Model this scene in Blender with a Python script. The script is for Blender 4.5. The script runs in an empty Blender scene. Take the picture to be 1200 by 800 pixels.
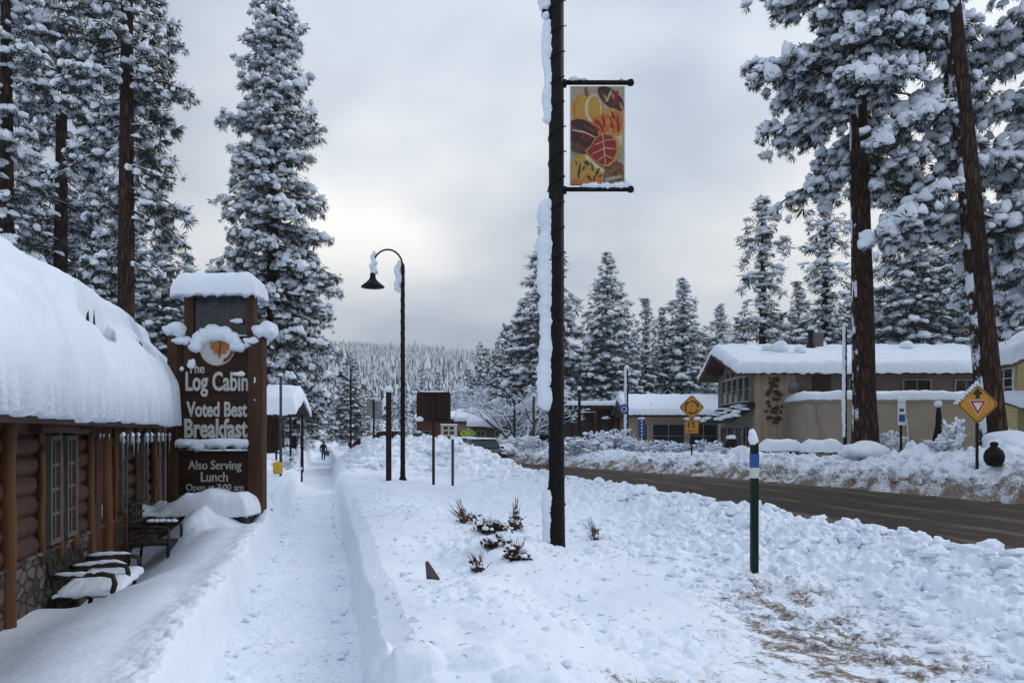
import bpy, bmesh, math, random
import numpy as np
from mathutils import Vector, Matrix
R = math.radians
C = bpy.context.scene.collection
SC = bpy.context.scene

# ------------------------------------------------------------------ camera
FPX, HORIZON, EYE = 900.0, 508.0, 1.7          # focal length in photo pixels, horizon row, eye height
cam_d = bpy.data.cameras.new('camera'); cam = bpy.data.objects.new('camera', cam_d); C.objects.link(cam)
cam.location = (0, 0, EYE); cam.rotation_euler = (R(90), 0, 0)
cam_d.sensor_width = 36; cam_d.lens = FPX / 1200 * 36; cam_d.shift_y = (HORIZON - 400) / 1200
cam_d.clip_start = .05; cam_d.clip_end = 9000
SC.camera = cam

# ------------------------------------------------------------------ sky, sun, exposure
SUN_EL, SUN_AZ = R(32), R(62)                   # azimuth clockwise from the view direction
world = bpy.data.worlds.new('World'); SC.world = world; world.use_nodes = True
nt = world.node_tree; nt.nodes.clear()
def wn(t, **k):
    n = nt.nodes.new(t)
    for a, b in k.items(): setattr(n, a, b)
    return n
wout = wn('ShaderNodeOutputWorld'); wbg = wn('ShaderNodeBackground'); wbg.inputs['Strength'].default_value = .1
sky = wn('ShaderNodeTexSky', sky_type='NISHITA'); sky.sun_disc = False
sky.sun_elevation = SUN_EL; sky.sun_rotation = SUN_AZ; sky.dust_density = 1.0
tc = wn('ShaderNodeTexCoord'); sep = wn('ShaderNodeSeparateXYZ'); nt.links.new(tc.outputs['Generated'], sep.inputs[0])
zc = wn('ShaderNodeMath', operation='MAXIMUM'); nt.links.new(sep.outputs['Z'], zc.inputs[0]); zc.inputs[1].default_value = 0
za = wn('ShaderNodeMath', operation='ADD'); nt.links.new(zc.outputs[0], za.inputs[0]); za.inputs[1].default_value = .32
dx = wn('ShaderNodeMath', operation='DIVIDE'); nt.links.new(sep.outputs['X'], dx.inputs[0]); nt.links.new(za.outputs[0], dx.inputs[1])
dy = wn('ShaderNodeMath', operation='DIVIDE'); nt.links.new(sep.outputs['Y'], dy.inputs[0]); nt.links.new(za.outputs[0], dy.inputs[1])
cmb = wn('ShaderNodeCombineXYZ'); nt.links.new(dx.outputs[0], cmb.inputs[0]); nt.links.new(dy.outputs[0], cmb.inputs[1])
def wnoise(scale, off, detail=4.0, rough=.5):
    mp = wn('ShaderNodeMapping'); mp.inputs['Location'].default_value = off
    nt.links.new(cmb.outputs[0], mp.inputs['Vector'])
    n = wn('ShaderNodeTexNoise'); n.inputs['Scale'].default_value = scale
    n.inputs['Detail'].default_value = detail; n.inputs['Roughness'].default_value = rough
    nt.links.new(mp.outputs[0], n.inputs['Vector']); return n
n1 = wnoise(1.05, (7.2, 2.5, 0), 5.0, .46)         # cloud light and dark
n2 = wnoise(.6, (4.9, 8.4, 1), 3.0, .45)       # holes that show blue
rp = wn('ShaderNodeValToRGB'); nt.links.new(n1.outputs['Fac'], rp.inputs['Fac'])
CL = 10.0
els = rp.color_ramp.elements
def k(c, m=1.0): return (c[0] * m, c[1] * m, c[2] * m, 1)
els[0].position = .37; els[0].color = k((.43, .515, .635))
els[1].position = .62; els[1].color = k((1.06, 1.06, 1.05))
mul = wn('ShaderNodeVectorMath', operation='SCALE'); nt.links.new(rp.outputs['Color'], mul.inputs[0]); mul.inputs['Scale'].default_value = CL
# the cloud deck is a little brighter low in the sky, greyer right down at the hills
er = wn('ShaderNodeValToRGB'); nt.links.new(zc.outputs[0], er.inputs['Fac'])
ee = er.color_ramp.elements
ee[0].position = 0; ee[0].color = k((.84, .86, .89))
ee[1].position = 1; ee[1].color = k((1.25, 1.32, 1.42))
for p_, c_ in ((.13, (.90, .91, .92)), (.25, (1.12, 1.09, 1.05)), (.40, (1.0, 1.02, 1.05)), (.50, (.95, 1.0, 1.08)), (.60, (1.08, 1.13, 1.21))):
    e_ = ee.new(p_); e_.color = k(c_)
mm = wn('ShaderNodeVectorMath', operation='MULTIPLY'); nt.links.new(mul.outputs[0], mm.inputs[0]); nt.links.new(er.outputs['Color'], mm.inputs[1])
hr = wn('ShaderNodeMapRange'); nt.links.new(n2.outputs['Fac'], hr.inputs['Value'])
hr.inputs['From Min'].default_value = .50; hr.inputs['From Max'].default_value = .66
hr.inputs['To Min'].default_value = 0; hr.inputs['To Max'].default_value = .8
hz_ = wn('ShaderNodeMapRange'); nt.links.new(zc.outputs[0], hz_.inputs['Value']); hz_.inputs['From Min'].default_value = .16; hz_.inputs['From Max'].default_value = .36
hm = wn('ShaderNodeMath', operation='MULTIPLY'); nt.links.new(hr.outputs[0], hm.inputs[0]); nt.links.new(hz_.outputs[0], hm.inputs[1])
mx = wn('ShaderNodeMix', data_type='RGBA'); nt.links.new(hm.outputs[0], mx.inputs['Factor'])
nt.links.new(mm.outputs[0], mx.inputs['A']); nt.links.new(sky.outputs['Color'], mx.inputs['B'])
nt.links.new(mx.outputs['Result'], wbg.inputs['Color']); nt.links.new(wbg.outputs[0], wout.inputs['Surface'])

sun_d = bpy.data.lights.new('sun', 'SUN'); sun_o = bpy.data.objects.new('sun', sun_d); C.objects.link(sun_o)
sun_d.energy = 1.15; sun_d.angle = R(24); sun_d.color = (1, .93, .86)
sun_o.rotation_euler = (R(90) - SUN_EL, 0, -SUN_AZ + math.pi)
# lamp shines along its -Z: point it from the sky towards the ground
sv = Vector((math.sin(SUN_AZ) * math.cos(SUN_EL), math.cos(SUN_AZ) * math.cos(SUN_EL), math.sin(SUN_EL)))
sun_o.rotation_euler = (-sv).to_track_quat('-Z', 'Y').to_euler()
SC.view_settings.view_transform = 'Standard'; SC.view_settings.look = 'None'
SC.view_settings.gamma = 1; SC.view_settings.exposure = 0.08; SC.view_settings.use_curve_mapping = False
SC.render.engine = 'CYCLES'
SC.cycles.use_denoising = True; SC.cycles.max_bounces = 6; SC.cycles.diffuse_bounces = 3
SC.cycles.transparent_max_bounces = 8; SC.cycles.volume_bounces = 0; SC.cycles.use_adaptive_sampling = True
SC.cycles.adaptive_threshold = .02; SC.render.film_transparent = False

def P(px, py, d):
    return Vector(((px - 600) / FPX * d, d, EYE + (HORIZON - py) / FPX * d))

# ------------------------------------------------------------------ materials
MATS = {}
def newmat(name):
    m = bpy.data.materials.new(name); m.use_nodes = True
    b = m.node_tree.nodes['Principled BSDF']; MATS[name] = m
    return m, m.node_tree, b
def pm(name, c1, c2=None, scale=6.0, rough=.7, bump=0.0, bscale=None, stretch=(1, 1, 1), metal=0.0, detail=5.0, spec=.4, lo=.35, hi=.65, emit=None):
    """two-tone noise material with bump, in object space"""
    m, t, b = newmat(name)
    b.inputs['Roughness'].default_value = rough; b.inputs['Metallic'].default_value = metal
    b.inputs['Specular IOR Level'].default_value = spec
    if c2 is None: c2 = tuple(x * .8 for x in c1)
    co = t.nodes.new('ShaderNodeTexCoord'); mp = t.nodes.new('ShaderNodeMapping'); mp.inputs['Scale'].default_value = stretch
    t.links.new(co.outputs['Object'], mp.inputs['Vector'])
    n = t.nodes.new('ShaderNodeTexNoise'); n.inputs['Scale'].default_value = scale; n.inputs['Detail'].default_value = detail
    t.links.new(mp.outputs[0], n.inputs['Vector'])
    r = t.nodes.new('ShaderNodeValToRGB'); t.links.new(n.outputs['Fac'], r.inputs['Fac'])
    r.color_ramp.elements[0].position = lo; r.color_ramp.elements[0].color = (*c1, 1)
    r.color_ramp.elements[1].position = hi; r.color_ramp.elements[1].color = (*c2, 1)
    t.links.new(r.outputs['Color'], b.inputs['Base Color'])
    if bump:
        n2_ = t.nodes.new('ShaderNodeTexNoise'); n2_.inputs['Scale'].default_value = bscale or scale * 3; n2_.inputs['Detail'].default_value = 4
        t.links.new(mp.outputs[0], n2_.inputs['Vector'])
        bp = t.nodes.new('ShaderNodeBump'); bp.inputs['Strength'].default_value = bump; bp.inputs['Distance'].default_value = .03
        t.links.new(n2_.outputs['Fac'], bp.inputs['Height']); t.links.new(bp.outputs[0], b.inputs['Normal'])
    if emit:
        b.inputs['Emission Color'].default_value = (*emit[0], 1); b.inputs['Emission Strength'].default_value = emit[1]
    return m
SNOWC = (.78, .835, .915); SNOWD = (.72, .785, .875)
M_snow = pm('snow', SNOWC, SNOWD, 3.0, .85, .35, 22.0, spec=.2)
M_padsnow = pm('pillow_snow', SNOWC, (.72, .785, .87), 2.0, .85, .0, spec=.2)
M_needle = pm('needles', (.012, .018, .013), (.03, .042, .027), 1.3, .7, spec=.25)
M_needle2 = pm('fir_needles', (.014, .024, .020), (.035, .052, .042), .6, .75, spec=.2)
M_twig = pm('twigs', (.035, .026, .02), (.07, .05, .04), 8, .85)
M_black = pm('black_metal', (.005, .005, .006), (.010, .010, .011), 12, .6, .05, 80, spec=.12)
M_brownmetal = pm('brown_metal', (.020, .010, .008), (.030, .015, .011), 9, .6, spec=.12)
M_grey = pm('grey_metal', (.16, .18, .19), (.24, .26, .27), 5, .4, metal=.4)
M_galv = pm('galvanized', (.035, .034, .034), (.07, .07, .07), 10, .6, spec=.2)
M_yellow = pm('sign_amber', (.60, .27, .022), (.52, .22, .016), 5, .45)
M_lime = pm('sign_lime', (.50, .72, .02), (.44, .66, .02), 5, .45)
M_signblack = pm('sign_black', (.012, .010, .010), (.02, .018, .016), 5, .5)
M_signwhite = pm('sign_white', (.62, .62, .60), (.7, .7, .7), 5, .5)
M_signred = pm('sign_red', (.30, .02, .02), (.36, .025, .022), 5, .5)
M_blue = pm('sign_blue', (.02, .07, .27), (.015, .055, .22), 5, .5)
M_glass = pm('dark_glass', (.008, .010, .012), (.022, .026, .03), 1.2, .10, spec=.32)
M_green = pm('dark_green_paint', (.004, .016, .012), (.007, .022, .016), 14, .6, spec=.15)
M_tyre = pm('tyre_rubber', (.01, .01, .01), (.02, .02, .02), 20, .9)

def bark_mat(name, ca, cb, snow=.0):
    m, t, b = newmat(name); b.inputs['Roughness'].default_value = .95; b.inputs['Specular IOR Level'].default_value = .15
    co = t.nodes.new('ShaderNodeTexCoord'); mp = t.nodes.new('ShaderNodeMapping'); mp.inputs['Scale'].default_value = (9, 9, 1.6)
    t.links.new(co.outputs['Object'], mp.inputs['Vector'])
    v = t.nodes.new('ShaderNodeTexVoronoi'); v.feature = 'DISTANCE_TO_EDGE'; v.inputs['Scale'].default_value = 1.0
    n = t.nodes.new('ShaderNodeTexNoise'); n.inputs['Scale'].default_value = 1.2; n.inputs['Detail'].default_value = 6
    t.links.new(mp.outputs[0], n.inputs['Vector'])
    ad = t.nodes.new('ShaderNodeVectorMath'); ad.operation = 'MULTIPLY_ADD'; ad.inputs[1].default_value = (.9, .9, .9)
    t.links.new(n.outputs['Color'], ad.inputs[0]); t.links.new(mp.outputs[0], ad.inputs[2]); t.links.new(ad.outputs[0], v.inputs['Vector'])
    r = t.nodes.new('ShaderNodeValToRGB'); t.links.new(v.outputs['Distance'], r.inputs['Fac'])
    r.color_ramp.elements[0].position = .02; r.color_ramp.elements[0].color = (.012, .008, .006, 1)
    r.color_ramp.elements[1].position = .32; r.color_ramp.elements[1].color = (*ca, 1)
    e = r.color_ramp.elements.new(.7); e.color = (*cb, 1)
    bp = t.nodes.new('ShaderNodeBump'); bp.inputs['Strength'].default_value = .9; bp.inputs['Distance'].default_value = .06
    t.links.new(v.outputs['Distance'], bp.inputs['Height']); t.links.new(bp.outputs[0], b.inputs['Normal'])
    if snow:
        # snow plastered on the windward side of the trunk, in ragged patches
        ge = t.nodes.new('ShaderNodeNewGeometry'); dt = t.nodes.new('ShaderNodeVectorMath'); dt.operation = 'DOT_PRODUCT'
        dt.inputs[1].default_value = (-.97, -.12, .2); t.links.new(ge.outputs['True Normal'], dt.inputs[0])
        n3 = t.nodes.new('ShaderNodeTexNoise'); n3.inputs['Scale'].default_value = 1.3; n3.inputs['Detail'].default_value = 6; n3.inputs['Roughness'].default_value = .65
        t.links.new(co.outputs['Object'], n3.inputs['Vector'])
        mu = t.nodes.new('ShaderNodeMath'); mu.operation = 'MULTIPLY_ADD'; mu.inputs[1].default_value = .9
        t.links.new(n3.outputs['Fac'], mu.inputs[0]); t.links.new(dt.outputs['Value'], mu.inputs[2])
        mr = t.nodes.new('ShaderNodeMapRange'); mr.inputs['From Min'].default_value = 1.36 - snow; mr.inputs['From Max'].default_value = 1.42 - snow
        t.links.new(mu.outputs[0], mr.inputs['Value'])
        mi = t.nodes.new('ShaderNodeMix'); mi.data_type = 'RGBA'; t.links.new(mr.outputs[0], mi.inputs['Factor'])
        t.links.new(r.outputs['Color'], mi.inputs['A']); mi.inputs['B'].default_value = (*SNOWC, 1)
        t.links.new(mi.outputs['Result'], b.inputs['Base Color'])
    else:
        t.links.new(r.outputs['Color'], b.inputs['Base Color'])
    return m
M_bark = bark_mat('pine_bark', (.075, .040, .028), (.125, .068, .048), -.03)
M_bark2 = bark_mat('fir_bark', (.03, .02, .016), (.055, .036, .028), .0)

def wood_mat(name, ca, cb, axis=2, rough=.6, knots=True):
    st = [14, 14, 14]; st[axis] = 1.2
    m = pm(name, ca, cb, 1.0, rough, .25, 2.2, stretch=tuple(st), lo=.3, hi=.7, spec=.15)
    t = m.node_tree; b = t.nodes['Principled BSDF']
    if knots:
        co = t.nodes.new('ShaderNodeTexCoord'); mp = t.nodes.new('ShaderNodeMapping')
        s2 = [5, 5, 5]; s2[axis] = 3.2; mp.inputs['Scale'].default_value = s2
        v = t.nodes.new('ShaderNodeTexVoronoi'); v.inputs['Scale'].default_value = 1.0
        t.links.new(co.outputs['Object'], mp.inputs['Vector']); t.links.new(mp.outputs[0], v.inputs['Vector'])
        r = t.nodes.new('ShaderNodeValToRGB'); t.links.new(v.outputs['Distance'], r.inputs['Fac'])
        r.color_ramp.elements[0].position = .10; r.color_ramp.elements[0].color = (.22, .2, .2, 1)
        r.color_ramp.elements[1].position = .2; r.color_ramp.elements[1].color = (1, 1, 1, 1)
        mi = t.nodes.new('ShaderNodeMix'); mi.data_type = 'RGBA'; mi.blend_type = 'MULTIPLY'; mi.inputs['Factor'].default_value = .85
        src = b.inputs['Base Color'].links[0].from_socket
        t.links.new(src, mi.inputs['A']); t.links.new(r.outputs['Color'], mi.inputs['B']); t.links.new(mi.outputs['Result'], b.inputs['Base Color'])
    return m
M_log = wood_mat('stained_log', (.052, .027, .021), (.085, .044, .034), 1)
M_post = wood_mat('peeled_log', (.085, .038, .016), (.14, .062, .027), 2)
M_signwood = wood_mat('sign_board', (.024, .012, .008), (.038, .020, .013), 0, knots=False)
M_signpost = wood_mat('sign_post_wood', (.045, .022, .012), (.078, .038, .020), 2)
M_greywood = wood_mat('weathered_grey_wood', (.085, .066, .06), (.13, .105, .095), 2)
M_brownwood = wood_mat('brown_trim', (.05, .022, .017), (.075, .034, .026), 0, knots=False)
M_darkwood = wood_mat('dark_siding', (.022, .016, .013), (.04, .028, .022), 0, knots=False)
M_furn = pm('dark_furniture', (.02, .017, .015), (.05, .042, .036), 20, .7, spec=.15)
M_shingle = pm('dark_shingle', (.012, .012, .013), (.03, .03, .032), 14, .9, .5, 30, spec=.1)

def stone_mat(name):
    m, t, b = newmat(name); b.inputs['Roughness'].default_value = .9
    co = t.nodes.new('ShaderNodeTexCoord'); mp = t.nodes.new('ShaderNodeMapping'); mp.inputs['Scale'].default_value = (5, 5, 9)
    t.links.new(co.outputs['Object'], mp.inputs['Vector'])
    v = t.nodes.new('ShaderNodeTexVoronoi'); v.inputs['Scale'].default_value = 1; v2 = t.nodes.new('ShaderNodeTexVoronoi'); v2.feature = 'DISTANCE_TO_EDGE'
    v2.inputs['Scale'].default_value = 1
    t.links.new(mp.outputs[0], v.inputs['Vector']); t.links.new(mp.outputs[0], v2.inputs['Vector'])
    sp = t.nodes.new('ShaderNodeSeparateColor'); t.links.new(v.outputs['Color'], sp.inputs[0])
    r = t.nodes.new('ShaderNodeValToRGB'); t.links.new(sp.outputs[0], r.inputs['Fac'])
    r.color_ramp.elements[0].color = (.035, .032, .03, 1); r.color_ramp.elements[1].color = (.12, .105, .095, 1)
    e = r.color_ramp.elements.new(.55); e.color = (.075, .058, .048, 1)
    rr = t.nodes.new('ShaderNodeValToRGB'); t.links.new(v2.outputs['Distance'], rr.inputs['Fac'])
    rr.color_ramp.elements[0].position = .01; rr.color_ramp.elements[0].color = (.2, .2, .2, 1); rr.color_ramp.elements[1].position = .10
    mi = t.nodes.new('ShaderNodeMix'); mi.data_type = 'RGBA'; mi.blend_type = 'MULTIPLY'; mi.inputs['Factor'].default_value = 1
    t.links.new(r.outputs['Color'], mi.inputs['A']); t.links.new(rr.outputs['Color'], mi.inputs['B']); t.links.new(mi.outputs['Result'], b.inputs['Base Color'])
    bp = t.nodes.new('ShaderNodeBump'); bp.inputs['Strength'].default_value = .9; bp.inputs['Distance'].default_value = .04
    t.links.new(rr.outputs['Color'], bp.inputs['Height']); t.links.new(bp.outputs[0], b.inputs['Normal'])
    return m
M_stone = stone_mat('field_stone')

def lap_mat(name, ca, cb, freq, axis='Z'):
    """painted boards: thin dark joints every 1/freq metre along an axis"""
    m = pm(name, ca, cb, 3.0, .7, .1, 30)
    t = m.node_tree; b = t.nodes['Principled BSDF']
    co = t.nodes.new('ShaderNodeTexCoord'); se = t.nodes.new('ShaderNodeSeparateXYZ'); t.links.new(co.outputs['Object'], se.inputs[0])
    mu = t.nodes.new('ShaderNodeMath'); mu.operation = 'MULTIPLY'; mu.inputs[1].default_value = freq; t.links.new(se.outputs[axis], mu.inputs[0])
    fr = t.nodes.new('ShaderNodeMath'); fr.operation = 'FRACT'; t.links.new(mu.outputs[0], fr.inputs[0])
    r = t.nodes.new('ShaderNodeValToRGB'); t.links.new(fr.outputs[0], r.inputs['Fac'])
    r.color_ramp.elements[0].position = .03; r.color_ramp.elements[0].color = (.35, .35, .35, 1)
    r.color_ramp.elements[1].position = .12; r.color_ramp.elements[1].color = (1, 1, 1, 1)
    mi = t.nodes.new('ShaderNodeMix'); mi.data_type = 'RGBA'; mi.blend_type = 'MULTIPLY'; mi.inputs['Factor'].default_value = 1
    src = b.inputs['Base Color'].links[0].from_socket
    t.links.new(src, mi.inputs['A']); t.links.new(r.outputs['Color'], mi.inputs['B']); t.links.new(mi.outputs['Result'], b.inputs['Base Color'])
    return m
M_beige = lap_mat('beige_siding', (.36, .275, .19), (.31, .235, .16), 5.0, 'Z')
M_beigeV = lap_mat('beige_board', (.36, .28, .20), (.31, .24, .17), 2.6, 'X')
M_plaster = pm('beige_plaster', (.31, .262, .205), (.27, .228, .178), 1.2, .85, .1, 40)
M_taupe = lap_mat('taupe_siding', (.16, .125, .10), (.13, .10, .082), 5.0, 'Z')
M_yellowwall = lap_mat('yellow_siding', (.46, .40, .17), (.40, .35, .15), 7.0, 'Z')
M_redwall = lap_mat('red_siding', (.15, .035, .025), (.12, .03, .022), 5.0, 'Z')
M_brownwall = lap_mat('brown_siding', (.085, .06, .046), (.065, .046, .035), 4.0, 'Z')
M_white = pm('white_paint', (.6, .6, .58), (.52, .52, .51), 4, .6)
M_bluegrey = lap_mat('blue_grey_siding', (.16, .20, .24), (.13, .17, .2), 4.0, 'X')
M_cabtrim = pm('cabin_trim', (.11, .105, .09), (.085, .08, .07), 6, .7, spec=.15)
M_wind = pm('window_trim', (.30, .27, .23), (.25, .22, .19), 6, .6)

# ------------------------------------------------------------------ mesh helpers
def mesh_np(name, V, fl, mats, smooth=True, attrs=None):
    """fl: list of (faces array n x k, material index)"""
    me = bpy.data.meshes.new(name); V = np.ascontiguousarray(V, np.float32)
    me.vertices.add(len(V)); me.vertices.foreach_set('co', V.ravel())
    loops, starts, mi = [], [], []; off = 0
    for F, m in fl:
        F = np.asarray(F, np.int32)
        if not len(F): continue
        n, kk = F.shape; loops.append(F.ravel()); starts.append(off + np.arange(n, dtype=np.int32) * kk)
        mi.append(np.full(n, m, np.int32) if np.isscalar(m) else np.asarray(m, np.int32)); off += n * kk
    loops = np.concatenate(loops); starts = np.concatenate(starts); mi = np.concatenate(mi)
    me.loops.add(len(loops)); me.loops.foreach_set('vertex_index', loops)
    me.polygons.add(len(starts)); me.polygons.foreach_set('loop_start', starts)
    me.polygons.foreach_set('material_index', mi); me.polygons.foreach_set('use_smooth', np.full(len(starts), smooth, bool))
    for m in mats: me.materials.append(m)
    if attrs:
        for an, av in attrs.items():
            a = me.attributes.new(an, 'FLOAT', 'POINT'); a.data.foreach_set('value', np.ascontiguousarray(av, np.float32))
    me.update(calc_edges=True)
    return me
def link(name, me, parent=None, loc=(0, 0, 0), rz=0):
    o = bpy.data.objects.new(name, me); C.objects.link(o); o.parent = parent
    o.location = loc; o.rotation_euler = (0, 0, rz); return o
def tag(o, label=None, cat=None, group=None, kind=None):
    if label: o['label'] = label
    if cat: o['category'] = cat
    if group: o['group'] = group
    if kind: o['kind'] = kind
    return o
def thing(name, label, cat, loc=(0, 0, 0), rz=0, group=None):
    o = bpy.data.objects.new(name, None); C.objects.link(o); o.location = loc; o.rotation_euler = (0, 0, rz)
    o.empty_display_size = .2
    return tag(o, label, cat, group)
def copy_tree(o, parent=None):
    c = o.copy(); C.objects.link(c)
    if parent is not None: c.parent = parent
    for ch in list(o.children): copy_tree(ch, c)
    return c
class MB:
    """collects simple solids and links them as one mesh object"""
    def __init__(s): s.V = []; s.F = []; s.M = []; s.S = []
    def add(s, V, F, m=0, smooth=False):
        o = len(s.V); s.V += [tuple(v) for v in V]
        for f in F: s.F.append([i + o for i in f]); s.M.append(m); s.S.append(smooth)
        return s
    def box(s, x0, x1, y0, y1, z0, z1, m=0):
        return s.add([(x0, y0, z0), (x1, y0, z0), (x1, y1, z0), (x0, y1, z0), (x0, y0, z1), (x1, y0, z1), (x1, y1, z1), (x0, y1, z1)],
                     [(0, 3, 2, 1), (4, 5, 6, 7), (0, 1, 5, 4), (1, 2, 6, 5), (2, 3, 7, 6), (3, 0, 4, 7)], m)
    def bar(s, a, b, w, h, m=0, up=(0, 0, 1)):
        a, b = Vector(a), Vector(b); d = (b - a).normalized(); u = Vector(up)
        if abs(d.dot(u)) > .98: u = Vector((0, 1, 0))
        x = d.cross(u).normalized() * w / 2; y = x.cross(d).normalized() * h / 2
        V = [p + q for p in (a, b) for q in (-x - y, x - y, x + y, -x + y)]
        return s.add(V, [(0, 3, 2, 1), (4, 5, 6, 7), (0, 1, 5, 4), (1, 2, 6, 5), (2, 3, 7, 6), (3, 0, 4, 7)], m)
    def tube(s, pts, rad, n=10, m=0, cap=True, smooth=True, sx=1.0):
        pts = [Vector(p) for p in pts]
        if not hasattr(rad, '__len__'): rad = [rad] * len(pts)
        V, F = [], []; ref = Vector((0, 0, 1))
        d0 = (pts[1] - pts[0]).normalized()
        if abs(d0.z) > .9: ref = Vector((1, 0, 0))
        for i, p in enumerate(pts):
            d = (pts[min(i + 1, len(pts) - 1)] - pts[max(i - 1, 0)]).normalized()
            x = (ref - d * ref.dot(d)).normalized(); y = d.cross(x); ref = x
            for j in range(n):
                t = 2 * math.pi * j / n; V.append(p + (x * math.cos(t) * sx + y * math.sin(t)) * rad[i])
        for i in range(len(pts) - 1):
            for j in range(n):
                k2 = (j + 1) % n; F.append((i * n + j, i * n + k2, (i + 1) * n + k2, (i + 1) * n + j))
        s.add(V, F, m, smooth)
        if cap:
            o = len(s.V) - len(V)
            s.F.append([o + j for j in reversed(range(n))]); s.M.append(m); s.S.append(False)
            s.F.append([o + (len(pts) - 1) * n + j for j in range(n)]); s.M.append(m); s.S.append(False)
        return s
    def lathe(s, prof, c=(0, 0, 0), n=18, m=0, smooth=True):
        V, F = [], []
        for r, z in prof:
            for j in range(n):
                t = 2 * math.pi * j / n; V.append((c[0] + r * math.cos(t), c[1] + r * math.sin(t), c[2] + z))
        for i in range(len(prof) - 1):
            for j in range(n):
                k2 = (j + 1) % n; F.append((i * n + j, i * n + k2, (i + 1) * n + k2, (i + 1) * n + j))
        return s.add(V, F, m, smooth)
    def prism(s, poly, y0, y1, m=0):
        """poly in (x, z), extruded along y; faces -y first"""
        n = len(poly); V = [(x, y0, z) for x, z in poly] + [(x, y1, z) for x, z in poly]
        F = [tuple(range(n)), tuple(reversed(range(n, 2 * n)))] + [((i + 1) % n, i, n + i, n + (i + 1) % n) for i in range(n)]
        return s.add(V, F, m)
    def prism_x(s, poly, x0, x1, m=0):
        """poly in (y, z), extruded along x"""
        n = len(poly); V = [(x0, y, z) for y, z in poly] + [(x1, y, z) for y, z in poly]
        F = [tuple(reversed(range(n))), tuple(range(n, 2 * n))] + [(i, (i + 1) % n, n + (i + 1) % n, n + i) for i in range(n)]
        return s.add(V, F, m)
    def blob(s, c, r, seed=0, m=0, rough=.18, n=12, flat=.6):
        """lumpy pillow: r = (rx, ry, rz), underside flattened"""
        rg = random.Random(seed); ph = [rg.uniform(0, 6.28) for _ in range(6)]
        V, F = [], []; nl = n * 2 // 3
        for i in range(nl + 1):
            a = math.pi * i / nl - math.pi / 2
            for j in range(n):
                b = 2 * math.pi * j / n
                x, y, z = math.cos(a) * math.cos(b), math.cos(a) * math.sin(b), math.sin(a)
                q = 1 + rough * (math.sin(2.3 * x * 1.7 + ph[0] + 2 * y) + math.sin(3.1 * y + ph[1] + 2 * z) + .7 * math.sin(5.3 * x + 4.1 * z + ph[2]) + .5 * math.sin(7 * y + 5 * x + ph[3])) / 2
                if z < 0: z *= flat
                V.append((c[0] + x * q * r[0], c[1] + y * q * r[1], c[2] + z * q * r[2]))
        for i in range(nl):
            for j in range(n):
                k2 = (j + 1) % n; F.append((i * n + j, i * n + k2, (i + 1) * n + k2, (i + 1) * n + j))
        return s.add(V, F, m, True)
    def build(s, name, mats, parent=None, loc=(0, 0, 0), rz=0, bevel=0.0):
        me = bpy.data.meshes.new(name); me.from_pydata(s.V, [], s.F)
        for mm_ in (mats if isinstance(mats, (list, tuple)) else [mats]): me.materials.append(mm_)
        me.polygons.foreach_set('material_index', s.M); me.polygons.foreach_set('use_smooth', s.S)
        me.update(); o = link(name, me, parent, loc, rz)
        if bevel:
            bv = o.modifiers.new('bevel', 'BEVEL'); bv.width = bevel; bv.segments = 2; bv.limit_method = 'ANGLE'; bv.angle_limit = R(40)
        return o
def text_obj(body, w, h, depth, m, name, parent, loc, bold=.0, rot=(math.pi / 2, 0, 0), spacing=1.0):
    """lettering centred on loc, stretched to w x h, standing up and facing -y"""
    cu = bpy.data.curves.new(name, 'FONT'); cu.body = body; cu.align_x = 'CENTER'; cu.align_y = 'CENTER'
    cu.extrude = .02; cu.offset = bold; cu.space_character = spacing; cu.resolution_u = 3
    o = bpy.data.objects.new(name + '_curve', cu); C.objects.link(o)
    bpy.context.view_layer.update()
    dg = bpy.context.evaluated_depsgraph_get(); me = bpy.data.meshes.new_from_object(o.evaluated_get(dg))
    bpy.data.objects.remove(o)
    n = len(me.vertices); co = np.empty(n * 3, np.float32); me.vertices.foreach_get('co', co); co = co.reshape(-1, 3)
    lo, hi = co.min(0), co.max(0); c = (lo + hi) / 2
    co = (co - c) * np.array([w / (hi[0] - lo[0]), h / (hi[1] - lo[1]), depth / max(hi[2] - lo[2], 1e-6)])
    me.vertices.foreach_set('co', co.astype(np.float32).ravel()); me.materials.clear(); me.materials.append(m); me.update()
    o = link(name, me, parent, loc); o.rotation_euler = rot; return o

# ------------------------------------------------------------------ noise
_perm = np.random.RandomState(7).permutation(4096).astype(np.int64)
def _h(ix, iy, s): return _perm[(_perm[(ix + s * 131) & 4095] + iy) & 4095]
def pn(x, y, s=0):
    x = np.asarray(x, float); y = np.asarray(y, float)
    ix = np.floor(x).astype(np.int64); iy = np.floor(y).astype(np.int64); fx = x - ix; fy = y - iy
    u = fx * fx * fx * (fx * (fx * 6 - 15) + 10); v = fy * fy * fy * (fy * (fy * 6 - 15) + 10)
    def g(a, b, dx_, dy_):
        t = _h(ix + a, iy + b, s) * (2 * math.pi / 4096); return np.cos(t) * dx_ + np.sin(t) * dy_
    a = g(0, 0, fx, fy); b = g(1, 0, fx - 1, fy); c = g(0, 1, fx, fy - 1); d = g(1, 1, fx - 1, fy - 1)
    return (a + u * (b - a)) * (1 - v) + (c + u * (d - c)) * v
def fbm(x, y, o=4, s=0, g=.5):
    t = 0; am = 1
    for i in range(o): t = t + am * pn(x * 2 ** i, y * 2 ** i, s + i); am *= g
    return t
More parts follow.
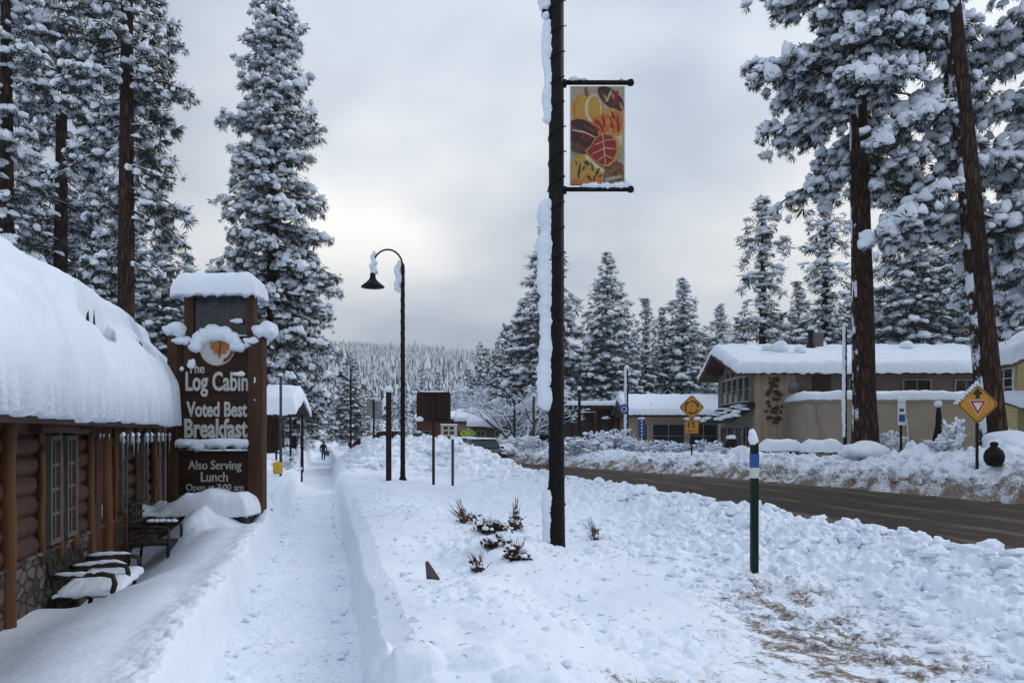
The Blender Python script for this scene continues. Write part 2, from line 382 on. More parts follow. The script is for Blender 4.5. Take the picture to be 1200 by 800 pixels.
def lumps(x, y, cell, s=0):
    """rounded clods, 0..1"""
    x = np.asarray(x, float) / cell; y = np.asarray(y, float) / cell
    ix = np.floor(x).astype(np.int64); iy = np.floor(y).astype(np.int64); best = np.zeros_like(x)
    for a in (-1, 0, 1):
        for b in (-1, 0, 1):
            h1 = _h(ix + a, iy + b, s); h2 = _h(ix + a, iy + b, s + 17); h3 = _h(ix + a, iy + b, s + 31)
            cx = ix + a + h1 / 4096.; cy = iy + b + h2 / 4096.; r = .35 + .5 * h3 / 4096.
            q = 1 - ((x - cx) ** 2 + (y - cy) ** 2) / r ** 2
            best = np.maximum(best, np.sqrt(np.maximum(q, 0)) * r)
    return best
def sm(a, b, x):
    t = np.clip((np.asarray(x, float) - a) / (b - a), 0, 1); return t * t * (3 - 2 * t)
# ------------------------------------------------------------------ terrain
# street coordinate: s = x + .241 y runs across the street, the walkway and the near kerb keep their s
XF_Y = [-30, 12, 18.2, 26.8, 36.4, 46, 55, 70, 95]; XF_X = [24, 14.6, 12.1, 8.9, 4.3, -.6, -3.0, -6.5, -11]
def road_near(Y): return 7.3 - .241 * Y - .16 * np.maximum(0, Y - 30)
def road_far(Y): return np.interp(Y, XF_Y, XF_X)
def walk_z(Y): return -.07 * sm(23.3, 23.6, Y) - .05 * sm(33, 33.3, Y) - .58 * sm(25, 67, Y)
def walk_l(Y): return -.81 - .5 * sm(20, 40, Y) + .05 * pn(Y * .8, Y * 0 + 3.3, 3) + .02 * pn(Y * 4, Y * 0 + 1.3, 4) + .016 * pn(Y * 11, Y * 0 + 2.3, 14)
def walk_r(Y): return .24 + .05 * pn(Y * .7, Y * 0 + 8.3, 5) + .02 * pn(Y * 4, Y * 0 + 6.3, 6) + .016 * pn(Y * 11, Y * 0 + 7.3, 16)
RIDGE_PX = [-900, 0, 250, 400, 500, 600, 700, 800, 950, 1200, 2200]; RIDGE_S = [.09, .102, .110, .106, .100, .096, .086, .072, .058, .05, .04]
def hill(X, Y):
    r = np.hypot(X, Y); px = 600 + FPX * X / np.maximum(Y, 1)
    px = np.where(Y > 20, px, np.where(X > 0, 2000, -800))
    top = np.interp(px, RIDGE_PX, RIDGE_S) * 1400 * np.where(Y > -200, 1, .3)
    t = np.clip((r - 170) / 1230, 0, 1); up = t ** 1.25 * (1 + .0 * t)
    h = top * up * (1 + .05 * fbm(X / 160., Y / 160., 3, 40)) + 6 * fbm(X / 90., Y / 90., 3, 44) * sm(200, 500, r)
    return np.where(r > 1400, h - (r - 1400) * .25, h) * sm(170, 260, r)
def height(X, Y, detail=True):
    X = np.asarray(X, float); Y = np.asarray(Y, float)
    s = X + .241 * Y; zw = walk_z(Y)
    n1 = fbm(X * .45, Y * .45, 4, 1); n2 = fbm(X * 2.2, Y * 2.2, 3, 9); n3 = fbm(X * 9, Y * 9, 3, 13)
    L1 = lumps(X, Y, .42, 20); L2 = lumps(X, Y, .17, 21); L3 = lumps(X, Y, .085, 22)
    # ---- left of the walkway
    tl = walk_l(Y) - s
    top = .36 + .05 * n1 + .05 * np.exp(-((tl - .2) / .18) ** 2) + .25 * sm(14, 20, Y) * sm(.1, 1.2, tl) + .10 * sm(14, 24, Y)
    pit = .30 * sm(7.3, 8.8, Y) * sm(12.0, 10.9, Y) + .0
    wy = sm(13.6, 12.4, Y)
    hl = top - (top + pit) * sm(.5, 1.95 + .15 * n1, tl) * wy
    hl = np.where(tl > 1.9, np.minimum(hl, np.where(wy > .5, -pit * .98, 9)), hl)
    hl = hl + .44 * np.exp(-((X + 4.72) / .55) ** 2 - ((Y - 11.75) / .8) ** 2) * (1 + .3 * n2)
    hl = hl - .16 * sm(10.9, 11.4, Y) * sm(12.6, 12.0, Y) * sm(-4.7, -4.4, X) * sm(.1, .4, tl)
    hl = hl + (.010 * n2 + .004 * n3) * (1 - .5 * wy) + sm(14, 17, Y) * (.10 * n2 + .12 * L1)
    rough_l = sm(.55, .1, tl)
    hl = hl + rough_l * (.04 * L2 + .02 * n3)
    wl = sm(-.02, .13 + .05 * n2, tl)
    hl = zw - .06 + (hl - zw + .06) * wl
    # ---- between walkway and road
    tr = s - walk_r(Y)
    edge = road_near(Y) + .241 * Y - .24
    tt = tr * 7.06 / np.maximum(edge, 1.0)
    ttn = tt + .25 * n2 * sm(4.5, 6, tt)
    prof = np.interp(ttn, [-1, 0, .13, .32, .9, 2.3, 3.8, 5.0, 5.8, 6.4, 6.9, 7.2, 8], [-.06, -.06, .36, .43, .41, .31, .32, .38, .46, .38, .06, -.06, -.06])
    rr = sm(3.3, 5.4, tt + 1.2 * n1) * sm(7.3, 6.4, tt)
    hr = prof + sm(.15, .9, tr) * (.12 * n1 + .03 * n2) * sm(7.2, 6, tt)
    patch = sm(.05, .45, fbm(X * .6 + 4, Y * .6, 3, 60))            # lumpy patches where shovelled snow was thrown
    mid = sm(.25, .8, tr) * sm(6.9, 6, tt)
    hr = hr + mid * (.072 * L2 + .040 * L3 + .02 * n3) * (.22 + .78 * np.clip(patch + rr, 0, 1))
    hr = hr + rr * (.15 * L1 * sm(-.15, .35, fbm(X * 1.3, Y * 1.3, 2, 61)) + .055 * L2 + .04 * L3 + .05 * np.abs(fbm(X * 3.3, Y * 3.3, 4, 62)) + .028 * n3)
    hr = hr * (1 - .45 * sm(8.6, 6.0, Y) * sm(.9, 1.8, tr) * sm(5.2, 4.0, tr)) + .17 * np.exp(-((X + .05) / .5) ** 2 - ((Y - 9.5) / 1.1) ** 2) - .16 * np.exp(-((X + .75) / .45) ** 2 - ((Y - 8.3) / 1.0) ** 2)      # low mound with the dry plants
    hr = hr + .17 * np.exp(-((tr - 1.15) / .75) ** 2) * sm(8.8, 10.8, Y) * sm(20, 15, Y)
    # thrown blocks next to the walkway close to the photographer
    for bx, by, br, bh in ((-.62, 4.25, .25, .16), (-.22, 4.3, .2, .12), (-.95, 4.7, .2, .10), (.1, 4.05, .22, .1)):
        q = np.abs((X - bx + .05 * n2 + .3 * (Y - by)) / br) ** 3.5 + np.abs((Y - by + .05 * n1 - .25 * (X - bx)) / (br * .8)) ** 3.5; hr = np.maximum(hr, hr * .5 + .16 + bh * np.clip(1 - q, 0, 1) ** .45 * (1 + .25 * n2 + .2 * (X - bx) / br) + .012 * n3 - (q >= 1) * 9)
    notch = sm(22.2, 22.5, Y) * sm(24.2, 23.9, Y) * sm(1.5, 1.1, tr) * sm(-.05, .1, tr)
    hr = hr * (1 - notch) + .02 * notch
    pile = sm(.0, 2.1, tr + .25 * n1) * sm(7.1, 4.2, tt + .5 * n1) * sm(24.5, 30.5, Y + 1.2 * n1) * sm(44, 36, Y)
    hr = hr + pile * (.92 + .08 * n1 + .08 * n2 + .16 * L1 * sm(-.1, .3, n2) + .06 * L2 + .14 * np.abs(fbm(X * 2, Y * 2, 4, 64)) + .04 * n3)
    hr = np.where(tr < 0.02, zw - .06, hr)
    hs = np.where(tl > -.05, hl, hr)
    # ---- beyond the road
    t = X - road_far(Y) + .35 * n2 + .2 * n1
    hf = np.interp(t, [-1, -.1, .35, 1.0, 1.9, 2.9, 4.2, 6.5, 12], [-.06, -.06, .16, .42, .78, 1.0, .95, .62, .5]) * (1 + .22 * fbm(X * .22, Y * .22, 2, 33) * sm(.5, 2, t)) * (1 + (np.interp(Y, [14, 22, 27, 33, 60], [1.22, 1.20, .92, .74, .6]) - 1) * sm(-.1, .6, t) * sm(9, 4, t))
    lum = sm(0, .5, t) * sm(7, 3, t)
    hf = hf + lum * np.interp(Y, [14, 22, 28, 34], [1.05, 1.0, .85, .75]) * (.26 * lumps(X, Y, .8, 27) * sm(.0, .4, n1) + .09 * L1 * sm(-.1, .3, n2) + .05 * L2 + .20 * np.abs(fbm(X * 1.5, Y * 1.5, 4, 63)) + .10 * n2 + .06 * n3 - .06) + .12 * n1 * sm(1, 4, t)
    h = np.where(X > road_near(Y) + .25, hf, hs)
    far = sm(70, 95, Y); h = h * (1 - far) + (.25 + .15 * n1) * far
    lf = sm(-14, -22, X) * 1.0; h = h * (1 - lf) + lf * (.5 + .2 * n1)
    return h + hill(X, Y)
def G(x, y): return float(height(np.array([x]), np.array([y]))[0])
def dirt(X, Y):
    s = X + .241 * Y; tr = s - .24
    n = fbm(X * 1.1, Y * 1.1, 4, 70); nf = fbm(X * 6 + Y * 2, Y * 3, 4, 75)
    t = X - road_far(Y)
    d = sm(2.2, .2, t + 1.0 * n) * sm(-.6, .1, t) * (.60 + .40 * sm(-.25, .3, fbm(X * 2, Y * 2, 4, 76)))               # ploughed face across the road
    d = np.where(X > road_near(Y) + .3, d, 0)
    near = 1.2 * np.exp(-((X - 2.3) / .75) ** 2 - ((Y - 6.1) / 1.3) ** 2) + .5 * np.exp(-((X - 2.3) / .45) ** 2 - ((Y - 9.8) / 1.7) ** 2) + .8 * np.exp(-((X - 2.3) / .9) ** 2 - ((Y - 4.9) / .6) ** 2)
    near = near + .9 * np.exp(-((X - .85) / .5) ** 2 - ((Y - 4.35) / .4) ** 2)
    d2 = np.clip(near, 0, 1) * (.30 + .50 * sm(-.3, .3, nf + .35 * n))
    d3 = .3 * sm(5.3, 6.3, tr) * sm(7.6, 6.6, tr) * sm(.1, .5, nf) * (Y < 26)
    d4 = .5 * sm(6.2, 7.4, tr) * sm(25, 28, Y) * sm(44, 36, Y) * sm(-.3, .3, nf)
    base = .10 * sm(.15, .6, n) * sm(.4, 1, tr) * sm(7, 6, tr)
    return np.clip(np.maximum.reduce([d, np.where(X < road_near(Y) + .3, d2 * 1.0, 0), d3, d4, base]), 0, 1)

def snow_ground_mat():
    m, t, b = newmat('ground_snow'); b.inputs['Roughness'].default_value = .85; b.inputs['Specular IOR Level'].default_value = .2
    co = t.nodes.new('ShaderNodeTexCoord')
    at = t.nodes.new('ShaderNodeAttribute'); at.attribute_name = 'dirt'
    n = t.nodes.new('ShaderNodeTexNoise'); n.inputs['Scale'].default_value = 24; n.inputs['Detail'].default_value = 7; n.inputs['Roughness'].default_value = .72
    t.links.new(co.outputs['Object'], n.inputs['Vector'])
    ad = t.nodes.new('ShaderNodeMath'); ad.operation = 'MULTIPLY_ADD'; ad.inputs[1].default_value = 2.3; ad.inputs[2].default_value = -1.15
    t.links.new(n.outputs['Fac'], ad.inputs[0])
    a2 = t.nodes.new('ShaderNodeMath'); a2.operation = 'ADD'; t.links.new(ad.outputs[0], a2.inputs[0]); t.links.new(at.outputs['Fac'], a2.inputs[1])
    mr = t.nodes.new('ShaderNodeMapRange'); mr.inputs['From Min'].default_value = .36; mr.inputs['From Max'].default_value = .85; mr.inputs['To Max'].default_value = .95
    t.links.new(a2.outputs[0], mr.inputs['Value'])
    n2_ = t.nodes.new('ShaderNodeTexNoise'); n2_.inputs['Scale'].default_value = 1.4; n2_.inputs['Detail'].default_value = 4; t.links.new(co.outputs['Object'], n2_.inputs['Vector'])
    r = t.nodes.new('ShaderNodeValToRGB'); t.links.new(n2_.outputs['Fac'], r.inputs['Fac'])
    r.color_ramp.elements[0].position = .3; r.color_ramp.elements[0].color = (*SNOWD, 1); r.color_ramp.elements[1].position = .7; r.color_ramp.elements[1].color = (*SNOWC, 1)
    mi = t.nodes.new('ShaderNodeMix'); mi.data_type = 'RGBA'; t.links.new(mr.outputs[0], mi.inputs['Factor'])
    t.links.new(r.outputs['Color'], mi.inputs['A']); mi.inputs['B'].default_value = (.14, .092, .057, 1)
    t.links.new(mi.outputs['Result'], b.inputs['Base Color'])
    n3 = t.nodes.new('ShaderNodeTexNoise'); n3.inputs['Scale'].default_value = 26; n3.inputs['Detail'].default_value = 6; n3.inputs['Roughness'].default_value = .6
    t.links.new(co.outputs['Object'], n3.inputs['Vector'])
    bp = t.nodes.new('ShaderNodeBump'); bp.inputs['Strength'].default_value = .42; bp.inputs['Distance'].default_value = .022
    t.links.new(n3.outputs['Fac'], bp.inputs['Height']); t.links.new(bp.outputs[0], b.inputs['Normal'])
    return m
M_ground = snow_ground_mat()
def build_ground():
    th = np.concatenate([np.linspace(-180, -40, 50)[:-1], np.linspace(-40, 40, 780), np.linspace(40, 180, 50)[1:]]) * math.pi / 180
    rr = np.concatenate([np.linspace(.4, 2.5, 14)[:-1], np.geomspace(2.5, 75, 840)[:-1], np.geomspace(75, 1900, 120)])
    T, Rr = np.meshgrid(th[:-1], rr); X = Rr * np.sin(T); Y = Rr * np.cos(T)      # first and last angle coincide
    Z = height(X, Y); D = dirt(X, Y)
    ni, nj = X.shape; idx = np.arange(ni * nj).reshape(ni, nj)
    nx_ = np.roll(idx, -1, 1)
    F = np.stack([idx[:-1], nx_[:-1], nx_[1:], idx[1:]], -1).reshape(-1, 4)[:, ::-1]
    V = np.stack([X, Y, Z], -1).reshape(-1, 3)
    V = np.vstack([V, [[0, 0, Z[0].mean()]]]); D = np.append(D.ravel(), 0)
    cap = np.stack([idx[0], np.roll(idx[0], -1), np.full(nj, ni * nj)], -1)
    me = mesh_np('snow_ground', V, [(F, 0), (cap[:, ::-1], 0)], [M_ground], True, {'dirt': D})
    o = link('snow_ground', me); tag(o, 'snow covered ground with ploughed banks rising to the hill', None, None, 'structure')
build_ground()

# walkway: trodden snow
def build_walk():
    ys = np.geomspace(1.2, 90, 620); us = np.linspace(-.12, 1.12, 46)
    U, Y = np.meshgrid(us, ys); S = walk_l(Y) + (walk_r(Y) - walk_l(Y)) * U; X = S - .241 * Y
    tread = fbm(X * 5, Y * 3.2, 4, 90); foot = lumps(X, Y * 1.0, .20, 91)
    Z = walk_z(Y) + .02 * tread - .04 * foot * .6 + .012 * fbm(X * 20, Y * 14, 3, 93)
    Z = Z + .05 * (np.clip(np.abs(U - .5) - .40, 0, 1) * 6) * sm(0, 1, U * 0 + 1) * .5
    ni, nj = X.shape; idx = np.arange(ni * nj).reshape(ni, nj)
    F = np.stack([idx[:-1, :-1], idx[:-1, 1:], idx[1:, 1:], idx[1:, :-1]], -1).reshape(-1, 4)
    Z = Z + .016 * np.abs(fbm(X * 11, Y * 8, 4, 98)) + .010 * fbm(X * 30, Y * 22, 2, 99)
    D = .22 + .18 * sm(.1, .6, fbm(X * 3, Y * 2, 4, 97))
    me = mesh_np('walkway', np.stack([X, Y, Z], -1).reshape(-1, 3), [(F, 0)], [M_ground], True, {'dirt': D.ravel()})
    tag(link('walkway', me), 'narrow shovelled walkway of trodden snow', None, None, 'structure')
build_walk()

def road_mat():
    m, t, b = newmat('slushy_asphalt')
    a = t.nodes.new('ShaderNodeAttribute'); a.attribute_name = 'slush'
    co = t.nodes.new('ShaderNodeTexCoord')
    n = t.nodes.new('ShaderNodeTexNoise'); n.inputs['Scale'].default_value = 6; n.inputs['Detail'].default_value = 6; t.links.new(co.outputs['Object'], n.inputs['Vector'])
    r = t.nodes.new('ShaderNodeValToRGB'); t.links.new(n.outputs['Fac'], r.inputs['Fac'])
    r.color_ramp.elements[0].position = .3; r.color_ramp.elements[0].color = (.019, .015, .012, 1); r.color_ramp.elements[1].position = .7; r.color_ramp.elements[1].color = (.046, .034, .025, 1)
    mi = t.nodes.new('ShaderNodeMix'); mi.data_type = 'RGBA'; t.links.new(a.outputs['Fac'], mi.inputs['Factor'])
    t.links.new(r.outputs['Color'], mi.inputs['A']); mi.inputs['B'].default_value = (.25, .205, .165, 1)
    t.links.new(mi.outputs['Result'], b.inputs['Base Color'])
    b.inputs['Roughness'].default_value = .7; b.inputs['Specular IOR Level'].default_value = .08
    bp = t.nodes.new('ShaderNodeBump'); bp.inputs['Strength'].default_value = .4; bp.inputs['Distance'].default_value = .02
    n5 = t.nodes.new('ShaderNodeTexNoise'); n5.inputs['Scale'].default_value = 30; t.links.new(co.outputs['Object'], n5.inputs['Vector'])
    t.links.new(n5.outputs['Fac'], bp.inputs['Height']); t.links.new(bp.outputs[0], b.inputs['Normal'])
    return m
M_road = road_mat()
def build_road():
    ys = np.concatenate([np.linspace(-25, 3, 40)[:-1], np.geomspace(3, 92, 420)]); us = np.linspace(-.08, 1.08, 90)
    U, Y = np.meshgrid(us, ys); A = road_near(Y); B = road_far(Y); X = A + (B - A) * U
    W = (B - A) * U                                                      # metres from the near edge
    lane = np.zeros_like(X)
    for c_, w_, k_ in ((1.0, .45, .9), (2.55, .32, .75), (4.3, .3, .55), (5.9, .35, .5), (7.6, .35, .4)):
        q = pn(Y * .35, W * 0 + c_, 50) * .25; lane = np.maximum(lane, k_ * sm(w_, w_ * .3, np.abs(W - c_ + q)))
    sl = np.clip(lane * sm(-.25, .25, fbm(W * 2.5, Y * .5, 4, 53)) * .55 + .30 * sm(.9, .1, W) + .35 * sm(-1.6, -.1, W - (B - A)) * sm(-.3, .3, fbm(W * 3, Y * 1.2, 4, 58)) + .22 * sm(.25, .6, fbm(W * 5, Y * .7, 4, 57)), 0, 1) * .9
    Z = .012 * fbm(W * 2, Y * .6, 4, 55) + .03 * sl + .02
    ni, nj = X.shape; idx = np.arange(ni * nj).reshape(ni, nj)
    F = np.stack([idx[:-1, :-1], idx[:-1, 1:], idx[1:, 1:], idx[1:, :-1]], -1).reshape(-1, 4)
    me = mesh_np('road', np.stack([X, Y, Z], -1).reshape(-1, 3), [(F, 0)], [M_road], True, {'slush': sl.ravel()})
    tag(link('road', me), 'wet brown road with slushy tyre lanes', None, None, 'structure')
build_road()

# loose clods of ploughed snow along the kerbs and in the thrown patch
def clod_templates(seed, nt, n1=7, n2=5, rough=.3):
    out = []; rg = np.random.RandomState(seed)
    for _ in range(nt):
        V = []; ph = rg.uniform(0, 6.28, 8)
        for i in range(n2 + 1):
            a = math.pi * i / n2 - math.pi / 2
            for j in range(n1):
                b = 2 * math.pi * j / n1; x, y, z = math.cos(a) * math.cos(b), math.cos(a) * math.sin(b), math.sin(a)
                q = 1 + rough * (math.sin(2.7 * x + ph[0] + 1.9 * y) + math.sin(3.3 * y + ph[1] + 2 * z) + math.sin(3 * z + 2 * x + ph[2])) / 2
                V.append((x * q, y * q, z * q))
        out.append(V)
    F = []
    for i in range(n2):
        for j in range(n1):
            k2 = (j + 1) % n1; F.append((i * n1 + j, i * n1 + k2, (i + 1) * n1 + k2, (i + 1) * n1 + j))
    return np.array(out), np.array(F)
CT, CF = clod_templates(5, 8, 7, 5, .42)
def scatter(pos, size, rng, T=None, F=None, flat=.8):
    T = CT if T is None else T; F = CF if F is None else F
    n = len(pos); k_ = rng.randint(0, len(T), n); V = T[k_].copy()
    a = rng.uniform(0, 6.28, n); ca, sa = np.cos(a)[:, None], np.sin(a)[:, None]
    sc = size[:, None] * rng.uniform(.7, 1.3, (n, 3)); sc[:, 2] *= flat
    V = V * sc[:, None, :]
    x = V[..., 0] * ca - V[..., 1] * sa; y = V[..., 0] * sa + V[..., 1] * ca
    V = np.stack([x, y, V[..., 2]], -1) + pos[:, None, :]
    nv = V.shape[1]; FF = (F[None] + (np.arange(n) * nv)[:, None, None]).reshape(-1, F.shape[1])
    return V.reshape(-1, 3), FF
def build_clods():
    rng = np.random.RandomState(11); xs, ys, sz = [], [], []
    n = 2600; y = rng.uniform(3.5, 1, n) if False else 3.2 + 25 * rng.random_sample(n) ** 1.6
    s = 6.1 + rng.normal(0, .55, n); xs.append(s - .241 * y); ys.append(y); sz.append(.014 + .09 * rng.random_sample(n) ** 4)
    n = 1600; y = 4 + 8 * rng.random_sample(n) ** 1.2; s = rng.uniform(3.4, 6.2, n); xs.append(s - .241 * y); ys.append(y); sz.append(.012 + .05 * rng.random_sample(n) ** 3)
    n = 2600; y = rng.uniform(12, 48, n); xs.append(np.interp(y, XF_Y, XF_X) + .5 + np.abs(rng.normal(0, 1.3, n))); ys.append(y); sz.append(.03 + .13 * rng.random_sample(n) ** 4)
    n = 700; y = rng.uniform(26, 38, n); s = rng.uniform(.8, 7.3, n); xs.append(s - .241 * y); ys.append(y); sz.append(.05 + .14 * rng.random_sample(n) ** 3)
    n = 500; y = 3.6 + 10 * rng.random_sample(n); s = rng.uniform(.3, 3.4, n); xs.append(s - .241 * y); ys.append(y); sz.append(.01 + .025 * rng.random_sample(n) ** 3)
    n = 260; y = 3.2 + 18 * rng.random_sample(n) ** 1.4; s = np.where(rng.random_sample(n) < .5, -.72 + rng.normal(0, .05, n), .16 + rng.normal(0, .05, n)); xs.append(s - .241 * y); ys.append(y); sz.append(.008 + .03 * rng.random_sample(n) ** 2)
    X = np.concatenate(xs); Y = np.concatenate(ys); S = np.concatenate(sz)
    Z = np.maximum(height(X, Y), np.where((X + .241 * Y < .3) & (X + .241 * Y > -.9), walk_z(Y), -1)) + S * .2
    V, F = scatter(np.stack([X, Y, Z], -1), S, rng, flat=.65)
    me = mesh_np('snow_clods', V, [(F, 0)], [M_ground], False, {'dirt': np.clip(dirt(V[:, 0], V[:, 1]) * .8, 0, 1)})
    tag(link('snow_clods', me), 'loose clods of ploughed snow along the road banks', None, None, 'stuff')
build_clods()

def build_litter():
    rng = np.random.RandomState(21); n = 520
    y = 3.6 + 14 * rng.random_sample(n) ** 1.3; s = rng.uniform(.5, 6.3, n); x = s - .241 * y; z = height(x, y) + .004
    P0 = np.stack([x, y, z], -1); a = rng.uniform(0, 6.28, n); L = rng.uniform(.012, .05, n)
    d = np.stack([np.cos(a) * L, np.sin(a) * L, rng.uniform(0, .012, n)], -1)
    V, F = tubes_np(np.stack([P0 - d, P0 + [0, 0, .004], P0 + d], 1), np.tile([.0016, .0022, .0012], (n, 1)), 3)
    tag(link('pine_litter', mesh_np('pine_litter', V, [(F, 0)], [M_twig], True)), 'scattered pine needles and twig bits fallen on the snow', None, None, 'stuff')
# ------------------------------------------------------------------ trees
def uvs(n1, n2):
    V = []
    for i in range(n2 + 1):
        a = math.pi * i / n2 - math.pi / 2
        for j in range(n1):
            b = 2 * math.pi * j / n1; V.append((math.cos(a) * math.cos(b), math.cos(a) * math.sin(b), math.sin(a)))
    F = []
    for i in range(n2):
        for j in range(n1):
            k2 = (j + 1) % n1; F.append((i * n1 + j, i * n1 + k2, (i + 1) * n1 + k2, (i + 1) * n1 + j))
    return np.array(V), np.array(F)
def pillow_templates(seed, nt, n1, n2):
    V0, F = uvs(n1, n2); rg = np.random.RandomState(seed); out = []
    for _ in range(nt):
        ph = rg.uniform(0, 6.28, 8); x, y, z = V0.T
        q = 1 + .20 * np.sin(2.6 * x + ph[0] + 2 * y) + .20 * np.sin(3.2 * y + ph[1] + z) + .20 * np.sin(5 * x + ph[2]) * np.cos(4.5 * y + ph[3]) + .10 * np.sin(8 * x + 7 * y + ph[4])
        zz = np.where(z < 0, z * .38, z * .85) - .30 * np.clip(np.hypot(x, y) - .35, 0, 1) ** 1.5    # edges droop
        out.append(np.stack([x * q, y * q, zz * q], -1))
    return np.array(out), F
PILLOW_HI = pillow_templates(3, 8, 10, 7); PILLOW_LO = pillow_templates(4, 6, 7, 4)

def place_pads(T, F, pos, dirn, size, rng, stretch=1.25, tilt=.0, thick=1.0):
    n = len(pos); V = T[rng.randint(0, len(T), n)].copy()
    sc = size[:, None] * np.stack([rng.uniform(.85, 1.2, n) * stretch, rng.uniform(.75, 1.1, n), rng.uniform(.55, .95, n) * thick], -1)
    V = V * sc[:, None, :]
    ang = np.arctan2(dirn[:, 1], dirn[:, 0]); til = np.arctan2(-dirn[:, 2], np.hypot(dirn[:, 0], dirn[:, 1]) + 1e-6) + rng.normal(0, .18, n)
    ct, st = np.cos(til)[:, None], np.sin(til)[:, None]
    x = V[..., 0] * ct + V[..., 2] * st; z = -V[..., 0] * st + V[..., 2] * ct; y = V[..., 1]
    ca, sa = np.cos(ang)[:, None], np.sin(ang)[:, None]
    V = np.stack([x * ca - y * sa, x * sa + y * ca, z], -1) + pos[:, None, :]
    FF = (F[None] + (np.arange(n) * V.shape[1])[:, None, None]).reshape(-1, F.shape[1])
    return V.reshape(-1, 3), FF
def place_blades(pos, dirn, size, B, rng, down=.35, width=.11, ax=.7):
    n = len(pos); d = rng.normal(0, 1, (n, B, 3)); d /= np.linalg.norm(d, axis=-1, keepdims=True)
    d = d + dirn[:, None, :] * ax; d[..., 2] -= down; d /= np.linalg.norm(d, axis=-1, keepdims=True)
    ln = size[:, None] * rng.uniform(.65, 1.15, (n, B)); side = np.cross(d, rng.normal(0, 1, (n, B, 3)))
    side /= np.linalg.norm(side, axis=-1, keepdims=True) + 1e-9
    w = (size[:, None] * width)[..., None]
    b0 = pos[:, None, :] + d * ln[..., None] * .08; tip = pos[:, None, :] + d * ln[..., None]; mid = pos[:, None, :] + d * ln[..., None] * .6
    V = np.stack([b0 - side * w * .3, mid - side * w * .5, tip, mid + side * w * .5], 2).reshape(-1, 3)
    F = np.arange(n * B * 4).reshape(-1, 4)
    return V, F

def tubes_np(paths, radii, ns=5):
    """many polylines of the same length: paths (n, m, 3), radii (n, m)"""
    n, m, _ = paths.shape; d = np.gradient(paths, axis=1); d /= np.linalg.norm(d, axis=-1, keepdims=True) + 1e-9
    ref = np.zeros_like(d); ref[..., 2] = 1; steep = np.abs(d[..., 2]) > .95; ref[steep] = (1, 0, 0)
    x = np.cross(d, ref); x /= np.linalg.norm(x, axis=-1, keepdims=True) + 1e-9; y = np.cross(x, d)
    t = 2 * np.pi * np.arange(ns) / ns
    V = paths[:, :, None, :] + (x[:, :, None, :] * np.cos(t)[None, None, :, None] + y[:, :, None, :] * np.sin(t)[None, None, :, None]) * radii[:, :, None, None]
    b = (np.arange(n) * m * ns)[:, None, None]; i = (np.arange(m - 1) * ns)[None, :, None]; j = np.arange(ns)[None, None, :]; k2 = (j + 1) % ns
    F = np.stack([b + i + j, b + i + ns + j, b + i + ns + k2, b + i + k2], -1).reshape(-1, 4)
    return V.reshape(-1, 3), F

